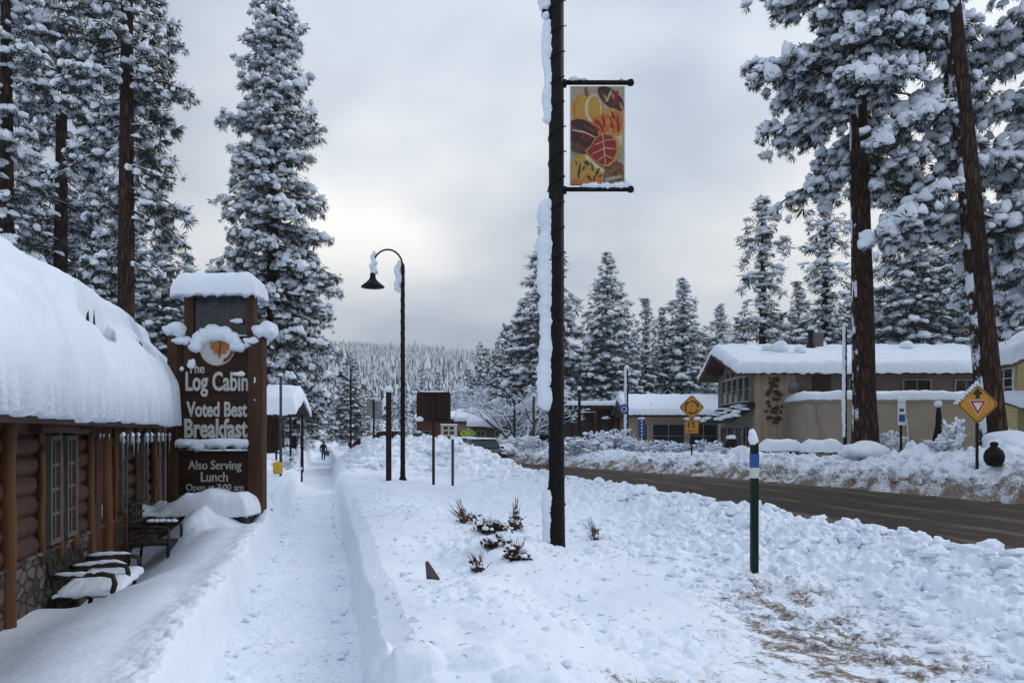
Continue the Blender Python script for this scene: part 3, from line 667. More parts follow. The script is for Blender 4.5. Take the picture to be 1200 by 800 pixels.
build_litter()
def conifer(seed, H, z0, rb, prof, nb, pad, tuft, B, spacing, droop=.18, e_low=-.15, e_top=.5, psnow=.8, lean=(0, 0), wind=(0, 0),
            hi=True, needle=None, bark=None, wfac=.42, bare=0.0, z0_side=None, bladew=.085, snow_limb=True, trunk_n=14, ups=.35, clear_front=0, clump=1.0):
    """returns trunk mesh, crown mesh; base of the trunk at the origin"""
    rng = np.random.RandomState(seed); needle = needle or M_needle; bark = bark or M_bark
    wob = rng.uniform(-.06, .06, 4)
    def axis(z):
        z = np.asarray(z, float); q = z / H
        return np.stack([lean[0] * z + wob[0] * np.sin(q * 5 + wob[1] * 40), lean[1] * z + wob[2] * np.sin(q * 4 + 2), z], -1)
    zt = np.linspace(-.4, H, 30); rt = rb * np.clip(1 - zt / H, 0, 1) ** .75 + .015; rt *= 1 + .35 * np.exp(-np.clip(zt, 0, 99) / .5)
    tp = axis(zt); TV, TF = tubes_np(tp[None], rt[None], trunk_n)
    rid = 1 + .05 * np.sin(np.arange(trunk_n) * 2.6 + seed)[None, :] + rng.normal(0, .025, (30, trunk_n))
    TV = (tp[:, None, :] + (TV.reshape(30, trunk_n, 3) - tp[:, None, :]) * rid[..., None]).reshape(-1, 3)
    trunk = mesh_np('trunk', TV, [(TF, 0)], [bark], True)
    pos, dr, sz, tw0, tw1 = [], [], [], [], []; limbs, lrad = [], []
    for i in range(nb):
        u = (i + rng.random_sample()) / nb; z = z0 + (H - z0) * u ** .95
        az = i * 2.39996 + rng.normal(0, .45); side = math.cos(az)
        if z < clear_front and math.sin(az) < -.25: continue
        if z0_side is not None and z < z0 + z0_side * max(0, side): continue
        L = max(.25, prof(u) * rng.uniform(.62, 1.12)); e = e_low + (e_top - e_low) * u + rng.normal(0, .10)
        d = np.array([math.cos(az), math.sin(az), 0]); per = np.array([-d[1], d[0], 0]); p0 = axis(z)
        s_ = np.linspace(0, 1, 7); bend = rng.normal(0, .10) * L
        pts = p0 + s_[:, None] * d * L * math.cos(e) + per * (bend * s_ ** 2)[:, None]
        pts[:, 2] += s_ * L * math.sin(e) - droop * L * s_ ** 2 + ups * .12 * L * s_ ** 4
        limbs.append(pts); lrad.append((.012 + .013 * L) * (1 - s_ * .85) * (1 - .35 * u))
        def at(s): return np.array([np.interp(s, s_, pts[:, q]) for q in range(3)])
        if rng.random_sample() < bare: s_start = .65
        else: s_start = .13 if L > 1.2 else .08
        nst = max(2, int(L * (1 - s_start) / spacing + .5))
        for s in np.linspace(s_start, 1, nst):
            Wd = wfac * L * (.12 + .95 * (1 - s) ** .7) * min(1, (s - .05) * 2.2); nv = max(1, int(2 * Wd / spacing + .5))
            for q in range(nv):
                v = 0 if nv == 1 else (-Wd + 2 * Wd * (q + .5) / nv); v += rng.normal(0, spacing * .22)
                c = at(min(1, s + rng.normal(0, .04))) + per * v + d * abs(v) * .35; c[2] += -droop * .9 * abs(v) + rng.normal(0, spacing * .22 * clump * clump) - (clump > 1) * abs(rng.normal(0, .16)) * clump
                dd = d * (.8 if abs(v) < .1 else .6) + per * np.sign(v) * min(1, abs(v) / (Wd + .05)) * .8; dd[2] = -.25 - droop * .6 * s + rng.normal(0, .12); dd /= np.linalg.norm(dd)
                pos.append(c); dr.append(dd); sz.append(rng.lognormal(0, .28) * (1 if u < .85 else .75))
                tw0.append(at(max(0, s - .15))); tw1.append(c)
    for q in range(5):                                                   # leader
        pos.append(axis(H - q * .25)); dr.append(np.array([rng.normal(0, .3), rng.normal(0, .3), .9])); sz.append(.5 + .1 * q); tw0.append(axis(H - .8)); tw1.append(pos[-1])
    pos, dr, sz, tw0, tw1 = map(np.array, (pos, dr, sz, tw0, tw1)); limbs = np.array(limbs); lrad = np.array(lrad)
    LV, LF = tubes_np(limbs, lrad, 5)
    WV, WF = tubes_np(np.stack([tw0, (tw0 + tw1) / 2 + [0, 0, .05], tw1], 1), np.tile([.016, .012, .007], (len(tw0), 1)) * (1 if hi else 2), 3)
    BV, BF = place_blades(pos, dr, sz * tuft, B, rng, width=bladew)
    win = psnow + wind[0] * (pos[:, 0] / (np.abs(pos[:, 0]).max() + .1)) + wind[1] * (pos[:, 1] / (np.abs(pos[:, 1]).max() + .1))
    kk = rng.random_sample(len(pos)) < win
    T, F = PILLOW_HI if hi else PILLOW_LO
    PV, PF = place_pads(T, F, pos[kk] + np.array([0, 0, pad * .30]), dr[kk], sz[kk] * pad, rng, 1.25 if clump == 1 else 1.0, thick=clump)
    parts = [(LV, LF, 1), (WV, WF, 1), (BV, BF, 0), (PV, PF, 2)]
    if snow_limb:
        SV, SF = tubes_np(limbs + np.stack([np.zeros_like(lrad), np.zeros_like(lrad), lrad * .75], -1), lrad * 1.0 * (.75 + .5 * rng.random_sample(lrad.shape)), 6); parts.append((SV, SF, 2))
    V, fl, o = [], [], 0
    for v, f, m in parts: V.append(v); fl.append((f + o, m)); o += len(v)
    crown = mesh_np('crown', np.concatenate(V), fl, [needle, M_twig, M_padsnow], True)
    return trunk, crown
def plant_tree(name, meshes, label, cat, x, y, rz=0.0, sc=1.0, group=None, dz=0.0):
    t = thing(name, label, cat, (x, y, G(x, y) - .05 + dz), rz, group); t.scale = (sc, sc, sc)
    link('trunk', meshes[0], t); link('crown', meshes[1], t)
    return t
def pxy(px, d): return (px - 600) / FPX * d, d

# --- the two big pines across the road
def pA(u): return 4.9 * (1 - u) ** .55 * (.72 + .28 * math.sin(3.0 * (u + .12)))
x, y = pxy(1013, 27)
plant_tree('pine_tree', conifer(101, 31, 9.9, .40, pA, 108, .16, .25, 38, .235, droop=.36, e_low=-.02, e_top=.45, clear_front=12.5, clump=1.45, psnow=.78, lean=(-.017, 0), wind=(-.14, -.08), bare=.10, z0_side=None), 'tall snowy pine with straight bare trunk in front of the beige two storey building', 'tree', x, y)
x, y = pxy(1166, 24.5)
plant_tree('pine_tree', conifer(117, 30, 8.0, .40, lambda u: 3.5 * (1 - u) ** .4, 86, .175, .25, 38, .24, droop=.42, e_low=-.12, e_top=.4, clear_front=19, clump=1.45, psnow=.80, lean=(-.092, .0), wind=(-.06, -.08)), 'tall leaning pine with heavy drooping snowy boughs behind the yield ahead sign', 'tree', x, y)
x, y = pxy(1262, 25.5)
plant_tree('pine_tree', conifer(123, 27, 6.2, .4, lambda u: 4.4 * (1 - u) ** .5, 76, .19, .28, 28, .28, droop=.45, e_low=-.1, e_top=.4, clump=1.4, psnow=.82), 'snow laden pine at the right edge with only its left boughs in frame', 'tree', x, y)

# --- the pines behind the log cabin
def pL(u): return 2.75 * (1 - u) ** .45 * (.6 + .4 * min(1, u * 6))
x, y = pxy(147, 28)
plant_tree('pine_tree', conifer(131, 30, 7.2, .33, pL, 170, .15, .28, 30, .26, droop=.30, e_low=-.25, e_top=.45, clear_front=13, clump=1.25, psnow=.52, wind=(-.30, -.10), lean=(.004, 0)), 'tall pine behind the cabin roof with reddish trunk and snow on its left side', 'tree', x, y)
x, y = pxy(72, 33)
plant_tree('pine_tree', conifer(137, 31, 9.0, .33, lambda u: 2.6 * (1 - u) ** .4, 150, .16, .27, 26, .28, droop=.28, e_low=-.2, e_top=.4, clear_front=15, psnow=.50, wind=(-.2, -.1)), 'tall dark trunked pine behind the highest part of the cabin roof', 'tree', x, y)
x, y = pxy(8, 31)
plant_tree('pine_tree', conifer(139, 30, 5.0, .35, lambda u: 2.7 * (1 - u) ** .45, 150, .175, .27, 24, .33, droop=.28, e_low=-.2, e_top=.4, psnow=.50, wind=(-.2, -.1)), 'tall pine at the left edge of the photo above the cabin roof', 'tree', x, y)
def pF(u): return 3.75 * (1 - u) ** .62 * (.75 + .25 * min(1, u * 5))
x, y = pxy(321, 37)
plant_tree('pine_tree', conifer(149, 25.5, 3.2, .40, pF, 240, .16, .27, 24, .28, droop=.26, e_low=-.25, e_top=.55, clump=1.2, psnow=.70, wind=(-.14, -.14), z0_side=-1.0), 'tall narrow snowy conifer rising behind the wooden restaurant sign', 'tree', x, y)
print('heroes done')

# --- firs of the middle distance: a few shapes, copied
def pm_(u): return 4.0 * (1 - u) ** .8
VAR = []
VAR.append(conifer(201, 20, 1.6, .30, lambda u: 4.7 * (1 - u) ** .85, 190, .25, .50, 22, .50, droop=.22, e_low=-.15, e_top=.6, psnow=.86, hi=False, needle=M_needle2, bark=M_bark2, snow_limb=False, bladew=.085))
VAR.append(conifer(202, 20, 2.4, .30, lambda u: 3.7 * (1 - u) ** .75, 190, .24, .50, 22, .48, droop=.26, e_low=-.2, e_top=.6, psnow=.86, hi=False, needle=M_needle2, bark=M_bark2, snow_limb=False, bladew=.085))
VAR.append(conifer(203, 20, 3.6, .32, lambda u: 3.8 * (1 - u) ** .6 * (.75 + .25 * math.sin(9 * u)), 130, .24, .52, 22, .52, droop=.28, e_low=-.1, e_top=.5, psnow=.86, hi=False, needle=M_needle2, bark=M_bark2, snow_limb=False, bladew=.085))
VAR.append(conifer(204, 20, 1.0, .28, lambda u: 3.1 * (1 - u) ** .75, 160, .21, .50, 22, .46, droop=.2, e_low=-.2, e_top=.6, psnow=.86, hi=False, needle=M_needle2, bark=M_bark2, snow_limb=False, bladew=.085))
LOW = []
for sd, rr_ in ((211, 3.2), (212, 2.6), (213, 3.6), (214, 2.3)):
    LOW.append(conifer(sd, 20, 1.0, .25, lambda u, rr_=rr_: rr_ * (1 - u) ** .85, 95, .36, .75, 8, .82, droop=.22, e_low=-.2, e_top=.5, psnow=.74, hi=False, needle=M_needle2, bark=M_bark2, snow_limb=False, bladew=.22, trunk_n=6))
FIRST = {}
def fir(v, px, top, d, label, group=None, name='fir_tree', low=False):
    x, y = pxy(px, d); z = G(x, y); Ht = EYE + (HORIZON - top) / FPX * d - z
    bank = LOW if low else VAR; key = (low, v)
    rz = (px * 1.7 + d) % 6.28
    if key not in FIRST:
        o = plant_tree(name, bank[v], label, 'tree', x, y, rz, Ht / 20, group); FIRST[key] = o; wd = 1.0 if low else 1.28; o.scale = (Ht / 20 * wd, Ht / 20 * wd, Ht / 20)
    else:
        o = copy_tree(FIRST[key]); o.location = (x, y, z - .05); o.rotation_euler.z = rz; wd = 1.0 if low else 1.28; o.scale = (Ht / 20 * wd, Ht / 20 * wd, Ht / 20); o['label'] = label
        if group: o['group'] = group
        elif 'group' in o: del o['group']
    return o
fir(0, 640, 268, 66, 'tall snowy fir directly behind the banner pole')
fir(0, 713, 297, 66, 'broad snowy fir just right of the banner pole, pointed top')
fir(3, 757, 350, 72, 'slim dark fir between the two broad firs right of the banner pole')
fir(3, 776, 360, 74, 'shorter slim fir touching the left side of the broad fir behind the roundabout sign')
fir(0, 801, 327, 74, 'broad snowy fir behind the roundabout warning sign')
fir(1, 843, 357, 92, 'small pointed fir above the left end of the beige building')
fir(3, 866, 372, 100, 'lowest thin fir at the roof end of the beige building')
fir(1, 592, 380, 84, 'thin dark fir left of the banner pole above the far cabins')
fir(1, 612, 352, 88, 'dark fir half hidden at the left of the banner pole')
fir(2, 893, 232, 58, 'open crowned pine rising above the left part of the beige building roof', name='pine_tree')
fir(2, 967, 222, 50, 'dark trunked pine just left of the big straight pine', name='pine_tree')
fir(1, 1070, 200, 52, 'full snowy fir between the two big pines')
fir(0, 1108, 262, 58, 'lower snowy fir beside the leaning trunk')
fir(0, 1135, 300, 66, 'small fir directly behind the leaning pine trunk')
fir(1, 1186, 215, 50, 'tall snowy fir above the yellow house roof')
fir(0, 1232, 240, 48, 'snowy fir at the far right edge above the yellow house')
fir(3, 935, 330, 76, 'small fir between the two pines above the beige roof')
fir(0, 1030, 345, 72, 'short fir showing to the right of the big straight trunk')
fir(1, 1000, 330, 78, 'short fir hidden mostly behind the big straight trunk')
fir(1, 193, 246, 44, 'snowy fir left of the wooden sign above the cabin gable')
fir(0, 112, 200, 50, 'dark fir between the two tall trunks behind the cabin')
fir(1, 40, 170, 46, 'dark fir behind the highest roof snow at left')
fir(0, 160, 260, 56, 'fir filling the gap right of the reddish pine trunk')
fir(1, 85, 240, 60, 'fir deep in the shade behind the dark trunked pine')
fir(3, 222, 300, 52, 'thin fir whose top shows just left of the sign snow cap')
fir(0, -10, 210, 42, 'fir at the very left edge behind the cabin roof')
fir(1, 343, 318, 44, 'snowy fir to the right of the wooden sign reaching over the walkway')
fir(0, 335, 372, 58, 'fir behind the thin lamp posts left of the walkway')
fir(1, 410, 412, 76, 'small fir where the walkway disappears')
fir(3, 300, 330, 58, 'fir hidden behind the wooden sign post')
fir(0, 275, 380, 62, 'fir deep behind the wooden sign')
fir(1, 250, 360, 55, 'fir showing between sign cap and sign wings')
print('mid firs done')
# --- forest row at the foot of the hill: many, nothing tells them apart
rg = random.Random(77); cnt = 0
for k_ in range(74):
    px = 385 + 6.4 * k_ + rg.uniform(-6, 6); d = rg.uniform(95, 190); top = rg.gauss(452, 9) - (8 if px > 620 else 0)
    fir(k_ % 4, px, max(418, min(top, 470)), d, 'snowy fir in the dense forest row at the foot of the hill', 'firs in the forest row at the foot of the hill', low=True)
for k_ in range(26):
    px = 548 + 12.5 * k_ + rg.uniform(-6, 6); fir(k_ % 4, px, rg.uniform(385, 432), rg.uniform(84, 112), 'snowy fir in the tree belt behind the low shop and lodge', 'firs in the belt behind the low shop and lodge', low=True)
for k_ in range(34):
    px = rg.choice([rg.uniform(-150, 380), rg.uniform(860, 1330)]); d = rg.uniform(70, 120); top = rg.uniform(330, 440)
    fir(k_ % 4, px, top, d, 'snowy fir among the woods behind the buildings and cabin', 'firs in the woods behind the buildings', low=True)

# --- the wooded hillside: one far mass of simple three-dimensional firs
def build_hill_wood():
    rng = np.random.RandomState(5); V, F, M = [], [], []; base = 0
    for n, r0, r1, tiers, ns, hh in ((4600, 260, 620, 8, 7, (8, 16)), (19000, 600, 1416, 4, 6, (9, 21))):
        px = np.where(rng.random_sample(n) < .76, rng.uniform(330, 900, n), rng.uniform(-250, 1450, n))
        r = np.sqrt(r0 ** 2 + (r1 ** 2 - r0 ** 2) * rng.random_sample(n)); az = np.arctan((px - 600) / FPX); X = r * np.sin(az); Y = r * np.cos(az)
        Z = height(X, Y); H = rng.uniform(*hh, n) * np.where((rng.random_sample(n) < .10) & (r > 600), 1.3, 1); W = H * rng.uniform(.12, .19, n); tone = rng.uniform(.42, .72, n)[:, None]
        t = 2 * np.pi * np.arange(ns) / ns
        for q in range(tiers):
            za = .04 + .90 * q / tiers; zb = min(1.0, za + 1.35 / tiers); wa = (1 - q / tiers) ** .85; wb = wa * .30 if q < tiers - 1 else 0
            ph = rng.uniform(0, 6.28, n)[:, None]; jag = rng.uniform(.55, 1.35, (n, ns))
            lo = np.stack([X[:, None] + np.cos(t + ph) * W[:, None] * wa * jag, Y[:, None] + np.sin(t + ph) * W[:, None] * wa * jag, Z[:, None] + H[:, None] * (za + rng.uniform(-.06, .03, (n, ns)))], -1)
            up = np.stack([X[:, None] + np.cos(t + ph) * W[:, None] * wb, Y[:, None] + np.sin(t + ph) * W[:, None] * wb, Z[:, None] + H[:, None] * zb + t * 0], -1)
            V.append(np.concatenate([lo, up], 1).reshape(-1, 3)); i = np.arange(n)[:, None] * 2 * ns + base; j = np.arange(ns)[None]; k2 = (j + 1) % ns
            F.append(np.stack([i + j, i + k2, i + ns + k2, i + ns + j], -1).reshape(-1, 4)); M.append((rng.random_sample((n, ns)) < tone).astype(np.int32).ravel()); base += n * 2 * ns
    o = link('hillside_forest', mesh_np('hillside_forest', np.concatenate(V), [(np.concatenate(F), np.concatenate(M))], [M_needle2, M_padsnow], False))
    tag(o, 'dense snowy conifer forest covering the far hill', None, None, 'stuff')
build_hill_wood()

# --- bare broadleaf trees and shrubs with snow on every twig
def bare_tree(seed, H, levels, nstem, spread, r0, pads=0.0, snow=1.0, pad=.10, nb=3, lift=.35):
    rng = np.random.RandomState(seed); P0, P1, RA, ends = [], [], [], []
    def grow(p, d, L, r, lv):
        n = 4; pts = [p]; q = p.copy(); dd = d.copy()
        for _ in range(n):
            dd = dd + rng.normal(0, .16, 3); dd[2] += .05; dd /= np.linalg.norm(dd); q = q + dd * L / n; pts.append(q.copy())
        P0.append(np.array(pts)); RA.append(r * np.linspace(1, .55, n + 1)); ends.append((q.copy(), dd.copy()))
        if lv <= 0: return
        for b in range(nb):
            f = rng.uniform(.35, 1); b0 = np.array([np.interp(f, np.linspace(0, 1, n + 1), np.array(pts)[:, c]) for c in range(3)])
            nd = dd + rng.normal(0, spread, 3); nd[2] = nd[2] * .6 + lift * .6; nd /= np.linalg.norm(nd)
            grow(b0, nd, L * rng.uniform(.5, .78), r * .52, lv - 1)
    for q in range(nstem):
        a = 6.28 * q / nstem + rng.uniform(0, 1); tl = rng.uniform(.12, .5) if nstem > 1 else .06
        grow(np.array([.12 * math.cos(a) * (nstem > 1), .12 * math.sin(a) * (nstem > 1), -.1]), np.array([math.cos(a) * tl, math.sin(a) * tl, 1.0]), H * .48, r0, levels)
    A = np.array(P0); RA = np.array(RA)
    V1, F1 = tubes_np(A, RA, 5); up = np.zeros_like(A); up[..., 2] = RA * .9 + .006
    k_ = rng.random_sample(len(A)) < snow
    V2, F2 = tubes_np((A + up)[k_], RA[k_] * .9 + .010 * (H / 3) ** .5 * (.4 + rng.random_sample(RA[k_].shape)), 5)
    return A, (V1, F1), (V2, F2), ends, rng
def bare_meshes(seed, H, levels, nstem, spread, r0, pads, pad, **kw):
    A, a, b, ends, rng = bare_tree(seed, H, levels, nstem, spread, r0, **kw)
    V = [a[0], b[0]]; fl = [(a[1], 0), (b[1] + len(a[0]), 1)]; o = len(a[0]) + len(b[0])
    if pads:
        e = np.array([q[0] for q in ends]); dd = np.array([q[1] for q in ends]); dd[:, 2] *= .2; k_ = rng.random_sample(len(e)) < pads
        PV, PF = place_pads(*PILLOW_LO, e[k_], dd[k_], pad * rng.lognormal(0, .3, k_.sum()), rng); V.append(PV); fl.append((PF + o, 1))
    return mesh_np('branches', np.concatenate(V), fl, [M_twig, M_padsnow], True)
BARE = [bare_meshes(s_, 9, 5, 3, .75, .17, .10, .14, snow=.85) for s_ in (301, 302)]
BRUSH = [bare_meshes(s_, 5, 4, 6, .8, .05, .25, .13, snow=.95) for s_ in (311, 312)]
SHRUB = [bare_meshes(s_, 1.3, 3, 10, .9, .016, .30, .075, snow=.72) for s_ in (321, 322, 323)]
def bare_thing(name, me, label, cat, px, d, top, h0, group=None, rz=0.0, wide=1.0, dz=0.0):
    x, y = pxy(px, d); z = G(x, y) + dz; sc = (EYE + (HORIZON - top) / FPX * d - z) / h0
    o = link(name, me, None, (x, y, z - .03), rz); o.scale = (sc * wide, sc * wide, sc); return tag(o, label, cat, group)
bare_thing('bare_tree', BARE[0], 'bare crooked broadleaf tree with snow on every branch in front of the far cabin', 'tree', 604, 60, 428, 9.0, None, .4, 1.15)
bare_thing('bare_tree', BARE[1], 'bare snowy tree with twisted stems just left of the banner pole', 'tree', 622, 58, 434, 9.0, None, 2.0, 1.1)
bare_thing('bare_tree', BRUSH[0], 'pale frosty thicket left of the far cabins', 'tree', 575, 88, 438, 5.0, None, 0, 1.6)
for i_, (px, d, top) in enumerate(((772, 78, 425), (800, 82, 420), (822, 76, 430), (842, 84, 418), (748, 84, 428), (690, 80, 432), (860, 80, 424))):
    bare_thing('bare_tree', BRUSH[i_ % 2], 'pale frosted bare tree in the thicket behind the snowy roof', 'tree', px, d, top, 5.0, 'frosted bare trees behind the snowy roof', i_ * 1.3, 1.3)
SHL = [
 (676, 42, 498, 1.6, 'spreading snowy shrub just right of the banner pole across the road'), (700, 43, 492, 1.3, 'snowy shrub in front of the dark lodge'),
 (722, 44, 486, 1.1, 'tall rounded snowy shrub left of the blue sign'), (735, 43, 500, 1.0, 'low snowy shrub beside the blue vertical sign'),
 (758, 42, 508, 1.3, 'low snowy shrub under the shop windows left of the roundabout sign'), (776, 41, 505, 1.2, 'snowy shrub behind the roundabout sign post'),
 (795, 40, 506, 1.2, 'small snowy shrub right behind the fifteen plate'), (828, 39, 503, 1.1, 'snowy shrub right of the roundabout sign'), (842, 37, 510, 1.2, 'low snowy shrub at the shop door'),
 (1040, 27.5, 484, .8, 'snow covered shrub right of the big straight trunk'), (1118, 24, 468, .55, 'tall snowy cypress shrub left of the yield sign'),
 (1085, 25, 503, 1.2, 'snow buried shrub below the folded parasol'), (1108, 23.5, 500, 1.4, 'broad snowy shrub beside the yield sign post'), (1185, 25, 480, .8, 'snowy shrub with long twigs in front of the yellow house'),
 (628, 46, 500, 1.1, 'snowy shrub just left of the banner pole across the road'), (612, 48, 497, 1.2, 'round snowy bush in front of the far cabins'), (596, 52, 503, 1.4, 'bush beside the parked dark cars'),
 (334, 24, 520, .9, 'snowy bush beside the yellow marker left of the walkway'), (340, 31, 512, 1.0, 'snowy bush on the left bank of the walkway'), (357, 52, 505, .8, 'snowy bush beside the distant walker'),
]
for i_, (px, d, top, wd, lab) in enumerate(SHL):
    bare_thing('snowy_shrub', SHRUB[i_ % 3], lab, 'shrub', px, d, top, 1.5, None, i_ * 1.1, wd)
print('trees done')
# ------------------------------------------------------------------ snow slabs for roofs, tables, sign tops
def snow_slab(name, x0, x1, y0, y1, zf, th, parent, seed=0, r=.3, over=.05, nx=40, ny=24, rough=.06, drip=.05, thf=None, mats=None, rs=None):
    """a rounded layer of snow lying on zf(x, y); r = edge rounding in metres"""
    def ax(a, b, n):
        t = np.linspace(-1, 1, n); e = np.sign(t) * (1 - (1 - np.abs(t)) ** 1.6); return (a + b) / 2 + (b - a) / 2 * e
    X, Y = np.meshgrid(ax(x0 - over, x1 + over, nx), ax(y0 - over, y1 + over, ny))
    e = np.minimum(np.minimum(X - x0 + over, x1 + over - X), np.minimum(Y - y0 + over, y1 + over - Y))
    f = np.sqrt(np.clip(1 - (1 - np.clip(e / r, 0, 1)) ** 2, 0, 1))
    t = th if thf is None else thf(X, Y)
    nz = 1 + rough / max(th, .05) * fbm(X * 1.3 + seed * 7.7, Y * 1.3 + seed * 3.1, 4, seed)
    base = zf(X, Y); top = base + .004 + t * f * nz + .012 * fbm(X * 9 + seed, Y * 9, 3, seed + 5)
    # ragged lip
    wob = .6 * over * fbm(X * 3 + seed, Y * 3, 3, seed + 9); bx = np.where(e < r * .3, wob, 0)
    Xo = X + bx * np.sign(X - (x0 + x1) / 2); Yo = Y + bx * np.sign(Y - (y0 + y1) / 2)
    bot = base + .002 - drip * np.clip(.4 + fbm(X * 5, Y * 5, 3, seed + 3), 0, 1) * (e < 1e-6)
    n = nx * ny; idx = np.arange(n).reshape(ny, nx)
    F1 = np.stack([idx[:-1, :-1], idx[:-1, 1:], idx[1:, 1:], idx[1:, :-1]], -1).reshape(-1, 4); F2 = F1[:, ::-1] + n
    ring = np.concatenate([idx[0, :], idx[1:, -1], idx[-1, -2::-1], idx[-2:0:-1, 0]]); rn = np.roll(ring, -1)
    F3 = np.stack([ring + n, rn + n, rn, ring], -1)
    V = np.concatenate([np.stack([Xo, Yo, top], -1).reshape(-1, 3), np.stack([Xo, Yo, bot], -1).reshape(-1, 3)])
    return link(name, mesh_np(name, V, [(F1, 0), (F2, 0), (F3, 0)], mats or [M_snow], True), parent)
def flat(z): return lambda X, Y: z + X * 0
def window(parent, name, plane, a0, a1, z0, z1, off, mats, bars=(0, 0), fw=.07, depth=.10, pane_mat=None, sill=False):
    """plane 'x': window in a wall facing +-x at x=off (a along y); plane 'y': facing -y at y=off (a along x).  depth is signed outwards"""
    f = MB(); s = depth
    def bx(u0, u1, w0, w1, d0, d1, m=0):
        lo, hi = min(off + d0, off + d1), max(off + d0, off + d1)
        if plane == 'x': f.box(lo, hi, u0, u1, w0, w1, m)
        else: f.box(u0, u1, lo, hi, w0, w1, m)
    bx(a0, a0 + fw, z0, z1, -.02 * np.sign(s), s); bx(a1 - fw, a1, z0, z1, -.02 * np.sign(s), s)
    bx(a0 + fw, a1 - fw, z0, z0 + fw, -.02 * np.sign(s), s); bx(a0 + fw, a1 - fw, z1 - fw, z1, -.02 * np.sign(s), s)
    for k_ in range(bars[0]):
        c = a0 + fw + (a1 - a0 - 2 * fw) * (k_ + 1) / (bars[0] + 1); bx(c - .018, c + .018, z0 + fw, z1 - fw, .15 * s, s * .9)
    for k_ in range(bars[1]):
        c = z0 + fw + (z1 - z0 - 2 * fw) * (k_ + 1) / (bars[1] + 1); bx(a0 + fw, a1 - fw, c - .016, c + .016, .12 * s, s * .86)
    w = f.build(name, mats, parent)
    g = MB(); lo, hi = sorted((off + .25 * s, off + .45 * s))
    if plane == 'x': g.box(lo, hi, a0 + fw * .8, a1 - fw * .8, z0 + fw * .8, z1 - fw * .8)
    else: g.box(a0 + fw * .8, a1 - fw * .8, lo, hi, z0 + fw * .8, z1 - fw * .8)
    g.build('pane', pane_mat or M_glass, w)
    if sill:
        q = MB(); lo, hi = sorted((off, off + 1.4 * s))
        if plane == 'x': q.box(lo, hi, a0 - .04, a1 + .04, z0 - .08, z0 - .003)
        else: q.box(a0 - .04, a1 + .04, lo, hi, z0 - .08, z0 - .003)
        q.build('sill', mats, w)
    return w

# ================================================================== log cabin restaurant on the left
CAB = thing('log_cabin', 'log walled cabin on the left under a thick rounded roof of snow', 'building', (-4.64, 7.0, -.35), R(15.1))
Y0, Y1 = -5.0, 6.6
rg = random.Random(4)
m = MB(); z = .95
while z < 2.32:
    pts = [(rg.uniform(-.012, .012), y_, z + rg.uniform(-.008, .008)) for y_ in np.linspace(Y0, Y1, 9)]
    m.tube(pts, [.12 + rg.uniform(-.006, .006) for _ in pts], 12, 0)
    m.tube([(.22, Y1 - .02, z + .01), (-6, Y1 - .02, z + .01)], .115, 10, 0); z += .198
m.box(-6, -.06, Y0, Y1 - .1, -.2, 2.42, 1)
m.prism([(-.2, 2.42), (-3.0, 4.2), (-5.8, 2.42)], Y1 - .12, Y1 + .02, 0)
m.build('wall', [M_log, M_darkwood], CAB)
m = MB(); m.box(-.10, .13, Y0, Y1 + .12, -.3, .84); m.box(-.10, .16, Y0, Y1 + .16, .842, .88); m.build('stone_base', M_stone, CAB, bevel=.02)
for y_, r_, z0_ in ((-.30, .07, .0), (.60, .035, .85), (1.14, .048, .85), (1.70, .048, .85), (2.40, .05, .0), (3.12, .085, .0), (3.66, .045, .0), (4.24, .042, .0), (5.1, .036, .85), (5.75, .036, .85), (6.42, .07, .0)):
    zz = np.linspace(z0_ - .1, 2.34, 10)
    MB().tube([(.135 + rg.uniform(-.008, .008), y_ + rg.uniform(-.010, .010), q) for q in zz], [r_ * (1.06 - .1 * i / 9) * rg.uniform(.95, 1.06) for i in range(10)], 12).build('post', M_post, CAB)
MB().tube([(.17, .30, 2.11), (.18, 1.1, 2.12), (.17, 2.0, 2.10)], .065, 12).build('header_log', M_log, CAB)
MB().tube([(.20, Y0, 2.235), (.20, Y1 + .2, 2.235)], .06, 12).build('wall_plate', M_signpost, CAB)
for a0, a1 in ((.68, 1.04), (1.24, 1.60), (3.80, 4.12), (5.28, 5.6)):
    window(CAB, 'window', 'x', a0, a1, .93, 2.03, .10, M_cabtrim, (1, 3), .05, .10)
m = MB(); m.box(.05, .145, 2.52, 2.96, .0, 2.2); m.box(.146, .16, 2.58, 2.9, 1.2, 2.0); d_ = m.build('door', M_brownwood, CAB)
MB().tube([(.16, 2.62, 1.0), (.21, 2.62, 1.0), (.21, 2.62, 1.16), (.16, 2.62, 1.16)], .012, 6).build('handle', M_grey, d_)
# roof boards under the snow
SL = .62
def roofz(a): return 2.24 + SL * np.minimum(a, 7.24 - a)
m = MB()
m.prism([(.62, 2.16), (.62, 2.24), (-3.0, 4.484), (-6.62, 2.24), (-6.62, 2.16), (-3.0, 4.38)], Y0 - .3, Y1 + .42)
m.build('roof', M_shingle, CAB)
MB().box(.565, .63, Y0 - .3, Y1 + .42, 2.13, 2.225).build('fascia', M_brownwood, CAB)
def T_prof(a): return 1.76 * np.clip(a, 0, None) ** .30 - .08
A_ = np.concatenate([np.linspace(0, .5, 26)[:-1] ** 1.0, np.linspace(.5, 3.62, 70), 7.24 - np.linspace(.0, 3.6, 30)[::-1]])
B_ = np.concatenate([Y0 - .35 + np.linspace(0, 11.6, 150), Y1 + .45 - np.linspace(.40, 0, 26)])
AA, BB = np.meshgrid(A_, B_)
am = np.minimum(AA, 7.24 - AA); b_end = np.minimum(Y1 + .46 - BB, BB - (Y0 - .36))
